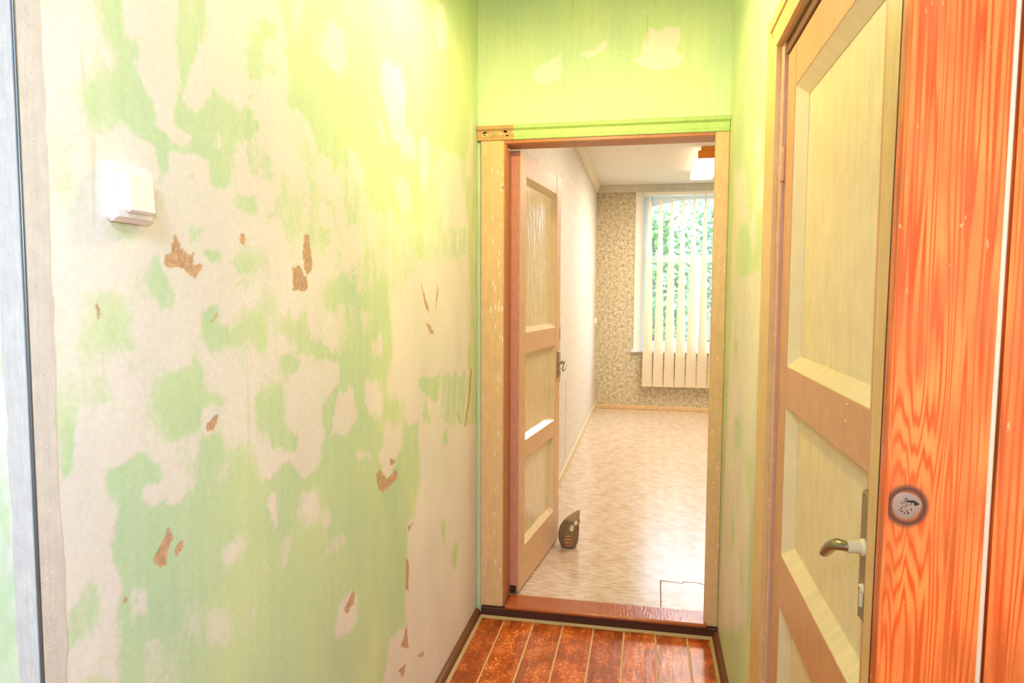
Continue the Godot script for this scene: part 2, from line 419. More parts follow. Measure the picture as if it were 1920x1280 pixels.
func make_common() -> void:
	var s := 512
	var a := seamless_bytes(s, s, 11, 0.02, 5)
	var b := seamless_bytes(s, s, 12, 0.09, 3)
	var c := seamless_bytes(s, s, 13, 0.05, 3, 1.0, 6.0)
	var col := PackedByteArray()
	col.resize(s * s * 3)
	var hgt := PackedByteArray()
	hgt.resize(s * s)
	for i in s * s:
		var v := 0.93 + (a[i] - 128) * 0.0002 + (c[i] - 128) * 0.0002
		if b[i] > 218: v += 0.09
		if b[i] < 24: v -= 0.16
		col[i * 3] = int(clampf(v, 0, 1) * 255)
		col[i * 3 + 1] = int(clampf(v * 0.995, 0, 1) * 255)
		col[i * 3 + 2] = int(clampf(v * 0.985, 0, 1) * 255)
		hgt[i] = clampi(100 + (c[i] - 128) / 3 + (a[i] - 128) / 6 + (20 if b[i] > 218 else 0), 0, 255)
	wear = picture(s, s, col)
	fine_normal = relief(s, s, hgt, 4.0)

# fills a polygon, given in metres, on a map of w x h pixels; x0 and top are the map's left and upper edge
func fill_poly(map: PackedByteArray, w: int, h: int, data: Array, x0: float, top: float, k: float) -> void:
	var pts := PackedVector2Array()
	for i in range(1, data.size(), 2): pts.append(Vector2((data[i] - x0) * k, (top - data[i + 1]) * k))
	var lo := h
	var hi := 0
	for p in pts:
		lo = mini(lo, int(p.y))
		hi = maxi(hi, int(p.y) + 1)
	var v := int(data[0] * 255.0)
	for y in range(maxi(lo, 0), mini(hi, h - 1) + 1):
		var xs := []
		var yy := y + 0.5
		for i in pts.size():
			var p := pts[i]
			var q := pts[(i + 1) % pts.size()]
			if (p.y <= yy) != (q.y <= yy): xs.append(p.x + (yy - p.y) / (q.y - p.y) * (q.x - p.x))
		xs.sort()
		for i in range(0, xs.size() - 1, 2):
			for x in range(clampi(roundi(xs[i]), 0, w), clampi(roundi(xs[i + 1]), 0, w)): map[y * w + x] = v

# green distemper scraped back to plaster, and to brown render where the plaster is gone
func wall_material(width: float, height: float, k: float, x0: float, top: float, patches: Array, render: Array, sd: int, rest: float, tall: float, flip := false, sharp := 1.0) -> StandardMaterial3D:
	var w := int(width * k)
	var h := int(height * k)
	var map := PackedByteArray()
	map.resize(w * h)
	map.fill(int(rest * 255.0))
	for p in patches: fill_poly(map, w, h, p, x0, top, k)
	var im := Image.create_from_data(w, h, false, Image.FORMAT_L8, map)
	var wide_im: Image = im.duplicate()
	im.resize(int(w / 4.0), int(h / 4.0), Image.INTERPOLATE_BILINEAR)
	im.resize(int(w / 8.0), int(h / 8.0), Image.INTERPOLATE_BILINEAR)
	im.resize(w, h, Image.INTERPOLATE_CUBIC)
	var soft := im.get_data()
	for q in [3.0, 6.0, 12.0, 24.0]: wide_im.resize(int(w / q), int(h / q), Image.INTERPOLATE_BILINEAR)
	wide_im.resize(w, h, Image.INTERPOLATE_CUBIC)
	var feathered := wide_im.get_data()
	var bare := PackedByteArray()
	bare.resize(w * h)
	for p in render: fill_poly(bare, w, h, p, x0, top, k)
	im = Image.create_from_data(w, h, false, Image.FORMAT_L8, bare)
	im.resize(int(w / 3.0), int(h / 3.0), Image.INTERPOLATE_BILINEAR)
	im.resize(w, h, Image.INTERPOLATE_CUBIC)
	bare = im.get_data()
	var n1 := noise_bytes(w, h, sd, 5.0 / k, 4)
	var n2 := noise_bytes(w, h, sd + 1, 5.5 / k, 4)
	var n3 := noise_bytes(w, h, sd + 2, 16.0 / k, 5, 1.0, tall)
	var n4 := noise_bytes(w, h, sd + 3, 0.11, 3)
	var n5 := noise_bytes(w, h, sd + 4, 2.2 / k, 4, 1.0, 1.6)
	var n6 := noise_bytes(w, h, sd + 5, 30.0 / k, 3, 1.0, 14.0)
	var col := PackedByteArray()
	col.resize(w * h * 3)
	var hgt := PackedByteArray()
	hgt.resize(w * h)
	var reach := 0.0001 * k
	for y in h:
		for x in w:
			var i := y * w + x
			var sx := clampi(x + int((n1[i] - 128) * reach), 0, w - 1)
			var sy := clampi(y + int((n2[i] - 128) * reach * 1.5), 0, h - 1)
			var j := sy * w + sx
			var blend := clampf(0.62 + (n5[i] - 128) * 0.006 - (sharp - 1.0), 0.0, 1.0)
			var level := lerpf(soft[j], feathered[j], blend)
			var soften := (130.0 + 130.0 * blend) / sharp
			var f := clampf((level + (n3[i] - 128) * 0.75 + (n4[i] - 128) * 0.25 - 128.0) / soften + 0.5, 0.0, 1.0)
			f = f * f * (3.0 - 2.0 * f)
			f = 0.04 + 0.94 * f
			var tone := 1.0 + (n5[i] - 128) * 0.0003 + (n4[i] - 128) * 0.00016
			var gr := 206.0 + (n5[i] - 128) * 0.06 + (n6[i] - 128) * 0.04
			var gg := 231.0 + (n6[i] - 128) * 0.02
			var gb := 182.0 - (n5[i] - 128) * 0.08 + (n6[i] - 128) * 0.04
			var r := lerpf(gr, 242.0, f) * tone
			var g := lerpf(gg, 237.0, f) * tone
			var b := lerpf(gb, 229.0, f) * tone
			if n6[i] < 22 and n5[i] > 120 and f < 0.5:
				r *= 0.93
				g *= 0.95
				b *= 0.9
			if f > 0.6 and n6[i] < 70 and n5[i] > 118:
				var drag := (70 - n6[i]) * 0.009 * clampf((n5[i] - 118) / 40.0, 0.0, 1.0)
				r = lerpf(r, 222.0, drag)
				g = lerpf(g, 206.0, drag)
				b = lerpf(b, 162.0, drag)
			var hh := 110 + int(f * 26.0) + (n4[i] - 128) / 10 + (n3[i] - 128) / 8
			if bare[j] > 20:
				var u := clampf((bare[j] + (n4[i] - 128) * 1.5 - 110.0) / 26.0, 0.0, 1.0)
				var dirt := 1.0 + (n4[i] - 128) * 0.0012
				r = lerpf(r, 205.0 * dirt, u)
				g = lerpf(g, 168.0 * dirt, u)
				b = lerpf(b, 132.0 * dirt, u)
				hh -= int(u * 46.0)
			elif n4[i] < 6 and n5[i] > 150:
				r *= 0.7
				g *= 0.6
				b *= 0.5
			col[i * 3] = clampi(int(r), 0, 255)
			col[i * 3 + 1] = clampi(int(g), 0, 255)
			col[i * 3 + 2] = clampi(int(b), 0, 255)
			hgt[i] = clampi(hh, 0, 255)
	var m := painted(picture(w, h, col), 0.62, Vector3((-1.0 if flip else 1.0) / width, 1.0 / height, 1), Vector3((x0 if flip else -x0) / width, top / height, 0))
	m.normal_enabled = true
	m.normal_texture = relief(w, h, hgt, 3.0)
	m.normal_scale = 0.7
	return m

func floor_paint(sd: int) -> ImageTexture:
	var s := 1024
	var a := seamless_bytes(s, s, sd, 0.008, 4)
	var b := seamless_bytes(s, s, sd + 1, 0.05, 4)
	var c := seamless_bytes(s, s, sd + 2, 0.03, 3, 1.0, 10.0)
	var d := seamless_bytes(s, s, sd + 3, 0.055, 5)
	var col := PackedByteArray()
	col.resize(s * s * 3)
	for i in s * s:
		var v := 1.0 + (a[i] - 128) * 0.0014 + (c[i] - 128) * 0.0009
		var r := 184.0 * v
		var g := 84.0 * v
		var bl := 10.0 * v
		var worn_off := clampf((a[i] + (b[i] - 128) * 0.5 - 150.0) / 30.0, 0.0, 1.0)
		r = lerpf(r, 214.0, worn_off * 0.7)
		g = lerpf(g, 108.0, worn_off * 0.7)
		bl = lerpf(bl, 34.0, worn_off * 0.7)
		var chip := clampf((d[i] + (a[i] - 128) * 0.30 + (c[i] - 128) * 0.2 - 178.0) / 10.0, 0.0, 1.0)
		chip = maxf(chip, clampf((b[i] + (d[i] - 128) * 0.3 - 200.0) / 12.0, 0.0, 1.0))
		r = lerpf(r, 236.0, chip * 0.8)
		g = lerpf(g, 172.0, chip * 0.8)
		bl = lerpf(bl, 112.0, chip * 0.8)
		col[i * 3] = clampi(int(r), 0, 255)
		col[i * 3 + 1] = clampi(int(g), 0, 255)
		col[i * 3 + 2] = clampi(int(bl), 0, 255)
	return picture(s, s, col)

func lino_paint() -> ImageTexture:
	var s := 1024
	var a := seamless_bytes(s, s, 41, 0.05, 4, 5.0, 1.0)
	var b := seamless_bytes(s, s, 42, 0.006, 3)
	var c := seamless_bytes(s, s, 43, 0.12, 3, 3.0, 1.0)
	var col := PackedByteArray()
	col.resize(s * s * 3)
	for i in s * s:
		var f := clampf((a[i] + (b[i] - 128) * 0.4 - 92.0) / 80.0, 0.0, 1.0)
		var v := 1.0 + (c[i] - 128) * 0.0006
		col[i * 3] = clampi(int(lerpf(200, 222, f) * v), 0, 255)
		col[i * 3 + 1] = clampi(int(lerpf(174, 204, f) * v), 0, 255)
		col[i * 3 + 2] = clampi(int(lerpf(146, 184, f) * v), 0, 255)
	return picture(s, s, col)

func paper_paint() -> ImageTexture:
	var s := 1024
	var a := seamless_bytes(s, s, 51, 0.012, 3)
	var b := seamless_bytes(s, s, 52, 0.035, 5)
	var c := seamless_bytes(s, s, 53, 0.10, 3)
	var d := seamless_bytes(s, s, 54, 0.016, 3)
	var col := PackedByteArray()
	col.resize(s * s * 3)
	for i in s * s:
		var leaf := clampf((b[i] + (a[i] - 128) * 0.5 + (c[i] - 128) * 0.5 - 142.0) / 46.0, 0.0, 1.0)
		var f := clampf(leaf * 0.85, 0.0, 1.0)
		var pale := clampf((d[i] - 100.0) / 100.0, 0.0, 1.0)
		col[i * 3] = int(lerpf(lerpf(206, 226, pale), 138, f))
		col[i * 3 + 1] = int(lerpf(lerpf(190, 212, pale), 130, f))
		col[i * 3 + 2] = int(lerpf(lerpf(156, 184, pale), 96, f))
	return picture(s, s, col)

func streak_paint() -> ImageTexture:
	var s := 768
	var a := seamless_bytes(s, s, 61, 0.07, 4, 1.0, 9.0)
	var b := seamless_bytes(s, s, 62, 0.01, 3)
	var c := seamless_bytes(s, s, 63, 0.11, 3, 1.0, 3.0)
	var col := PackedByteArray()
	col.resize(s * s * 3)
	for i in s * s:
		var f := clampf((a[i] + (c[i] - 128) * 0.5 + (b[i] - 128) * 0.4 - 90.0) / 90.0, 0.0, 1.0)
		col[i * 3] = int(lerpf(212, 234, f))
		col[i * 3 + 1] = int(lerpf(204, 226, f))
		col[i * 3 + 2] = int(lerpf(188, 214, f))
	return picture(s, s, col)

# varnished pine: grain lines that bend round knots, given as [x, y, size] in metres
func pine_paint(w: int, h: int, width: float, height: float, sd: int, knots: Array) -> ImageTexture:
	var n1 := noise_bytes(w, h, sd, 0.012, 3, 1.0, 14.0)
	var n2 := noise_bytes(w, h, sd + 1, 0.09, 3, 1.0, 18.0)
	var n3 := noise_bytes(w, h, sd + 2, 0.008, 4)
	var n4 := noise_bytes(w, h, sd + 3, 0.03, 4)
	var col := PackedByteArray()
	col.resize(w * h * 3)
	for y in h:
		var py := height * (1.0 - float(y) / h)
		for x in w:
			var i := y * w + x
			var px := width * float(x) / w
			var v := px * 230.0 + (n1[i] - 128) * 0.030
			var ring := 0.0
			for kn in knots:
				var dx: float = (px - kn[0]) / kn[2]
				var dy: float = (py - kn[1]) / kn[2]
				var rr := dx * dx + dy * dy * 0.22
				v += 7.5 * exp(-rr * 0.16) - 1.6 * dx * exp(-rr * 0.10)
				var e := sqrt(dx * dx + dy * dy * 0.86)
				ring = maxf(ring, clampf(1.0 - absf(e - 1.04) / 0.34, 0.0, 1.0))
				if e < 0.95: ring = maxf(ring, 0.35)
			var s := 0.5 + 0.5 * sin(v * TAU * 0.5)
			var line := pow(s, 2.2) * (0.30 + n3[i] / 300.0) + (n2[i] - 128) * 0.0016
			line = clampf(line, 0.0, 1.0)
			var t := 1.0 + (n3[i] - 128) * 0.0012
			var r := lerpf(230, 192, line) * t
			var g := lerpf(116, 64, line) * t
			var b := lerpf(52, 16, line) * t
			if n4[i] > 226:
				r = lerpf(r, 240, 0.5)
				g = lerpf(g, 190, 0.5)
				b = lerpf(b, 140, 0.5)
			r = lerpf(r, 78, ring)
			g = lerpf(g, 46, ring)
			b = lerpf(b, 34, ring)
			col[i * 3] = clampi(int(r), 0, 255)
			col[i * 3 + 1] = clampi(int(g), 0, 255)
			col[i * 3 + 2] = clampi(int(b), 0, 255)
	return picture(w, h, col)

# ---------------------------------------------------------------- the doors
# a panelled leaf in its own space: x along its width from the hinge, y up, front face at z = 0
# panels: [bottom, top] heights of the openings
func panel_leaf(root: Node3D, width: float, height: float, thick: float, stile: float, lock_stile: float, panels: Array, wood: Material, edge: Material, infill: Material, mould: float) -> void:
	var g := 0.0006
	part("stile", bx(mb(), Vector3(0, 0, -thick), Vector3(stile, height, 0), 0.003), wood, root)
	part("stile", bx(mb(), Vector3(width - lock_stile, 0, -thick), Vector3(width, height, 0), 0.003), wood, root)
	part("hinge_edge", bx(mb(), Vector3(-0.0012, 0.004, -thick + 0.002), Vector3(0.0005, height - 0.004, -0.002)), edge, root)
	var x0 := stile + g
	var x1 := width - lock_stile - g
	var low := 0.0
	for k in panels.size() + 1:
		var high: float = height if k == panels.size() else panels[k][0]
		part("rail", bx(mb(), Vector3(x0, low, -thick + 0.001), Vector3(x1, high, -0.001), 0.002), wood, root)
		if k < panels.size():
			var a: float = panels[k][0]
			var b: float = panels[k][1]
			part("panel", bx(mb(), Vector3(x0, a, -thick + 0.006), Vector3(x1, b, -0.027)), infill, root)
			var st := mb()
			var q := [Vector2(x0, a), Vector2(x1, a), Vector2(x1, b), Vector2(x0, b)]
			var i := [Vector2(x0 + mould, a + mould), Vector2(x1 - mould, a + mould), Vector2(x1 - mould, b - mould), Vector2(x0 + mould, b - mould)]
			for s in 4:
				var e := (s + 1) % 4
				var towards := Vector3((i[s].x + i[e].x - q[s].x - q[e].x), (i[s].y + i[e].y - q[s].y - q[e].y), 0.0).normalized() + Vector3(0, 0, 1)
				quad(st, Vector3(q[s].x, q[s].y, -0.002), Vector3(q[e].x, q[e].y, -0.002), Vector3(i[e].x, i[e].y, -0.0250), Vector3(i[s].x, i[s].y, -0.0250), towards)
				quad(st, Vector3(i[s].x, i[s].y, -0.0250), Vector3(i[e].x, i[e].y, -0.0250), Vector3(i[e].x, i[e].y, -0.027), Vector3(i[s].x, i[s].y, -0.027), towards - Vector3(0, 0, 1))
				quad(st, Vector3(q[s].x, q[s].y, -0.002), Vector3(q[e].x, q[e].y, -0.002), Vector3(q[e].x, q[e].y, -0.030), Vector3(q[s].x, q[s].y, -0.030), Vector3(0, 0, 1) - towards)
			part("moulding", st, infill, root)
			low = b

func lever(root: Node3D, at: Vector3, metal: Material, sleeve: Material, plate_h: float, plate_w: float) -> void:
	# backplate with a cranked lever pointing to -x in the leaf's space
	var p := part("handle_plate", bx(mb(), Vector3(at.x - plate_w / 2, at.y - plate_h * 0.58, at.z), Vector3(at.x + plate_w / 2, at.y + plate_h * 0.42, at.z + 0.011), 0.003), metal, root)
	for s in [Vector2(-1, 0.39), Vector2(1, 0.39), Vector2(-1, -0.55), Vector2(1, -0.55)]:
		part("screw", lathe(mb(), [[0.0, 0.0125], [0.002, 0.0123], [0.0032, 0.011], [0.0032, 0.010]], 10, Transform3D(Basis(Vector3.RIGHT, PI / 2), Vector3(at.x + s.x * plate_w * 0.3, at.y + s.y * plate_h, at.z))), metal, p)
	part("collar", lathe(mb(), [[0.0125, 0.010], [0.0125, 0.014], [0.0105, 0.016], [0.0, 0.016]], 20, Transform3D(Basis(Vector3.RIGHT, PI / 2), at)), sleeve, p)
	var h := part("handle", tube(mb(), [at + Vector3(0, 0, 0.032), at + Vector3(-0.003, 0, 0.040), at + Vector3(-0.012, -0.002, 0.045), at + Vector3(-0.030, -0.011, 0.047), at + Vector3(-0.050, -0.024, 0.047), at + Vector3(-0.068, -0.035, 0.046)], [0.0085, 0.0095, 0.0105, 0.0105, 0.010, 0.009], 12, 0.8), metal, root)
	part("sleeve", tube(mb(), [at + Vector3(0, 0, 0.014), at + Vector3(0, 0, 0.034)], [0.0095, 0.0095], 14), sleeve, h)
	var key := part("keyhole_escutcheon", lathe(mb(), [[0.0, 0.016], [0.006, 0.0155], [0.0075, 0.011], [0.0075, 0.010]], 16, Transform3D(Basis(Vector3.RIGHT, PI / 2), at + Vector3(0, -plate_h * 0.32, 0))), sleeve, p)
	key.position = Vector3.ZERO
	part("keyhole_escutcheon", bx(mb(), at + Vector3(-0.003, -plate_h * 0.46, 0.010), at + Vector3(0.003, -plate_h * 0.33, 0.0145), 0.001), sleeve, p)

func hinge(root: Node3D, at: Vector3, m: Material, length := 0.09) -> void:
	var h := part("hinge", lathe(mb(), [[0.0, -length / 2], [0.006, -length / 2 + 0.001], [0.007, -length / 2 + 0.004], [0.007, -0.002], [0.0062, -0.001], [0.0062, 0.001], [0.007, 0.002], [0.007, length / 2 - 0.004], [0.006, length / 2 - 0.001], [0.0, length / 2]], 14, Transform3D(Basis(), at)), m, root)
	part("pin_cap", lathe(mb(), [[0.0, length / 2 + 0.008], [0.004, length / 2 + 0.007], [0.0055, length / 2 + 0.002], [0.0045, length / 2 - 0.001]], 12, Transform3D(Basis(), at)), m, h)

# flakes where the top coat has come off: small uneven chips on a face, spread between two corners
func chips(parent: Node3D, called: String, o: Vector3, u: Vector3, v: Vector3, n: Vector3, count: int, small: float, big: float, tall: float, m: Material, sd: int) -> void:
	var rng := RandomNumberGenerator.new()
	rng.seed = sd
	var st := mb()
	var t := Transform3D(Basis(u.normalized(), v.normalized(), n), Vector3.ZERO)
	for k in count:
		var c := Vector2(pow(rng.randf(), 1.6) * u.length(), rng.randf() * v.length())
		var s := rng.randf_range(small, big)
		var pts := PackedVector2Array()
		var sides := rng.randi_range(5, 7)
		for j in sides:
			var a := TAU * (j + rng.randf() * 0.5) / sides
			pts.append(c + Vector2(cos(a) * s * rng.randf_range(0.5, 1.0), sin(a) * s * tall * rng.randf_range(0.5, 1.0)))
		t.origin = o
		prism(st, pts, -0.0004, 0.0006, t)
	tag(part(called, st, m, parent), "", "", "", "stuff")

# ---------------------------------------------------------------- the scene
func _ready() -> void:
	# camera: about 24 mm on full frame, turned a little left of the corridor's axis and tipped down
	var cam := Camera3D.new()
	cam.name = "camera"
	cam.position = Vector3(0, 1.40, 0)
	cam.rotation_degrees = Vector3(-3.933, 11.155, 0.25)
	cam.fov = 53.13
	cam.near = 0.05
	cam.far = 200
	cam.current = true
	add_child(cam)

	# a white overcast sky
	var sky_mat := ProceduralSkyMaterial.new()
	sky_mat.sky_top_color = Color(0.72, 0.85, 1.0)
	sky_mat.sky_horizon_color = Color(0.95, 0.98, 1.0)
	sky_mat.ground_horizon_color = Color(0.72, 0.76, 0.68)
	sky_mat.ground_bottom_color = Color(0.45, 0.5, 0.38)
	var sky := Sky.new()
	sky.sky_material = sky_mat
	var env := Environment.new()
	env.background_mode = Environment.BG_SKY
	env.sky = sky
	env.background_energy_multiplier = 15.0
	env.tonemap_mode = Environment.TONE_MAPPER_LINEAR
	env.tonemap_exposure = 1.15
	env.sdfgi_enabled = true
	env.ssao_enabled = true
	env.ssil_enabled = true
	var we := WorldEnvironment.new()
	we.name = "environment"
	we.environment = env
	add_child(we)

	# the photographer's flash, a hand above the lens
	var flash := SpotLight3D.new()
	flash.name = "camera_flash"
	flash.position = Vector3(0.0, 1.59, 0.03)
	flash.rotation_degrees = Vector3(4, 9, 0)
	flash.light_color = Color(0.88, 0.94, 1.0)
	flash.light_energy = 0.55
	flash.light_size = 0.03
	flash.spot_angle = 62
	flash.spot_angle_attenuation = 0.6
	flash.spot_range = 20
	flash.spot_attenuation = 2
	flash.shadow_enabled = true
	add_child(flash)

	make_common()
	build_hall_lamp()
	build_shell()
	build_floor()
	build_doorway()
	build_room()
	build_room_door()
	build_side_door()
	build_plank_door()
	build_bead()
	build_window()
	build_blind()
	build_garden()
	build_room_lamp()
	build_pendant()
	build_switch()
	build_owl()
	build_socket()

func box_thing(called: String, boxes: Array, m: Material, parent: Node3D = null, bev := 0.0) -> MeshInstance3D:
	var st := mb()
	for b in boxes: bx(st, b[0], b[1], bev)
	return part(called, st, m, parent)

func structure(o: Node, label: String, category: String) -> Node:
	return tag(o, label, category, "", "structure")

func build_shell() -> void:
	var top := CORRIDOR_TOP
	var plaster := mat(shade(238, 234, 222), 0.8)
	var left := wall_material(2.28, 2.85, 600.0, 0.70, 2.80, LEFT_PATCHES, LEFT_RENDER, 101, 0.4, 3.0)
	structure(box_thing("wall_left", [[Vector3(WALL_L - 0.12, -0.1, -0.70), Vector3(WALL_L, top, ROOM_F)]], left), "long corridor wall of scraped pale green paint over white plaster", "wall")
	var right := wall_material(2.2, 2.85, 380.0, 0.85, 2.80, RIGHT_PATCHES, [], 202, 0.12, 7.0)
	structure(box_thing("wall_right", [
		[Vector3(WALL_R, -0.1, -1.86), Vector3(WALL_R + 0.12, top, ROOM_F)],
		[Vector3(WALL_R, 2.03, -0.94), Vector3(WALL_R + 0.12, top, -1.86)],
		[Vector3(WALL_R, -0.1, -0.86), Vector3(WALL_R + 0.12, top, -0.94)]], right), "narrow green wall strip between doorway and side door", "wall")
	var far := wall_material(1.2, 2.85, 480.0, -0.80, 2.80, FAR_PATCHES, [], 303, 0.0, 2.0, false, 1.8)
	structure(box_thing("wall_far", [
		[Vector3(WALL_L, -0.1, ROOM_F), Vector3(-0.655, 2.10, WALL_F)],
		[Vector3(0.315, -0.1, ROOM_F), Vector3(WALL_R, 2.10, WALL_F)],
		[Vector3(WALL_L, 2.10, ROOM_F), Vector3(WALL_R, top, WALL_F)]], far), "smooth green wall above the doorway with three white filler patches", "wall")
	structure(box_thing("ceiling", [[Vector3(-2.2, top, ROOM_F - 0.02), Vector3(1.8, top + 0.1, 2.6)]], plaster), "white corridor and hall ceiling above the camera", "ceiling")
	var hall := wall_material(1.5, 2.85, 300.0, -2.2, 2.80, [[0.9, -0.80, 2.8, -0.735, 2.8, -0.735, 1.1, -0.80, 1.15], [0.6, -0.80, 1.1, -0.735, 1.1, -0.735, 1.0, -0.80, 1.02]], [], 404, 0.25, 3.0)
	structure(box_thing("wall_hall_left", [[Vector3(-2.2, -0.1, -0.82), Vector3(WALL_L - 0.12, top, -0.70)], [Vector3(WALL_L - 0.12, -0.1, -0.7001), Vector3(WALL_L - 0.0005, top, -0.6995)]], hall), "green hall wall sliver left of the corner bead", "wall")
	structure(box_thing("wall_hall_right", [[Vector3(WALL_R, -0.1, -0.86), Vector3(1.9, top, -0.80)]], plaster), "white hall wall behind the orange plank door", "wall")
	structure(box_thing("wall_hall_side", [[Vector3(-2.3, -0.1, -0.82), Vector3(-2.2, top, 2.6)]], plaster), "white side wall of the hall", "wall")
	structure(box_thing("wall_hall_side", [[Vector3(1.8, -0.1, -0.80), Vector3(1.9, top, 2.6)]], plaster), "white opposite side wall of the hall", "wall")
	structure(box_thing("wall_hall_back", [[Vector3(-2.3, -0.1, 2.6), Vector3(1.9, top, 2.7)]], plaster), "white hall wall behind the camera", "wall")

func build_floor() -> void:
	# bare painted boards with pale dust in the joints, laid along the corridor
	var base := Node3D.new()
	base.name = numbered("floor")
	add_child(base)
	structure(base, "worn red-brown painted floorboards of the corridor", "floor")
	part("joint_dust", bx(mb(), Vector3(-2.2, HALL_FLOOR - 0.06, ROOM_F), Vector3(1.8, HALL_FLOOR - 0.0015, 2.6)), worn(shade(232, 196, 148), 0.9, 6.0), base)
	var paints := [floor_paint(21), floor_paint(27)]
	var ms := []
	for k in 4:
		var m := tiled(paints[k % 2], 0.33, Vector3(1.0, 1.0, 1.0))
		m.uv1_world_triplanar = false
		m.uv1_offset = Vector3(k * 0.37, 0, k * 0.21)
		m.albedo_color = [Color(1, 1, 1), Color(0.93, 0.9, 0.88), Color(1.0, 0.96, 0.9), Color(0.96, 0.96, 1.0)][k]
		m.normal_enabled = true
		m.normal_texture = fine_normal
		m.normal_scale = 0.35
		ms.append(m)
	var pitch := 0.1325
	var plank := bx(mb(), Vector3(-pitch / 2 + 0.0028, -0.03, -2.78), Vector3(pitch / 2 - 0.0028, 0, 2.78), 0.0016).commit()
	for k in range(-11, 20):
		var o := inst("floorboard", plank, ms[(k * 7 + 33) % 4], base)
		o.position = Vector3(-0.735 + pitch * (k + 0.5), HALL_FLOOR + sin(k * 2.7) * 0.0012, -0.165)
	# dark quarter-round along both walls
	var dark := worn(shade(122, 72, 30), 0.5, 5.0, 0.8)
	var dust := worn(shade(206, 182, 132), 0.9, 7.0, 0.8)
	for s in [[WALL_L, 1.0, -0.72, "baseboard_left", "dark brown rounded skirting along the left wall"], [WALL_R, -1.0, -2.03, "baseboard_right", "dark brown rounded skirting along the right wall"]]:
		var pts := PackedVector2Array([Vector2(0, 0), Vector2(0.024, 0)])
		for j in 7:
			var a := PI / 2 * j / 6.0
			pts.append(Vector2(0.004 + 0.02 * cos(a), 0.006 + 0.026 * sin(a)))
		pts.append(Vector2(0, 0.032))
		var q := PackedVector2Array()
		for p in pts: q.append(Vector2(p.x * s[1], p.y))
		var o := part(s[3], prism(mb(), q, -2.93, s[2], Transform3D(Basis(), Vector3(s[0], HALL_FLOOR, 0))), dark)
		structure(o, s[4], "skirting")
		var q2 := PackedVector2Array()
		for p in [Vector2(0.024, 0), Vector2(0.036, 0), Vector2(0.024, 0.006)]: q2.append(Vector2(p.x * s[1], p.y))
		part("dust_line", prism(mb(), q2, -2.93, s[2], Transform3D(Basis(), Vector3(s[0], HALL_FLOOR, 0))), dust, o)

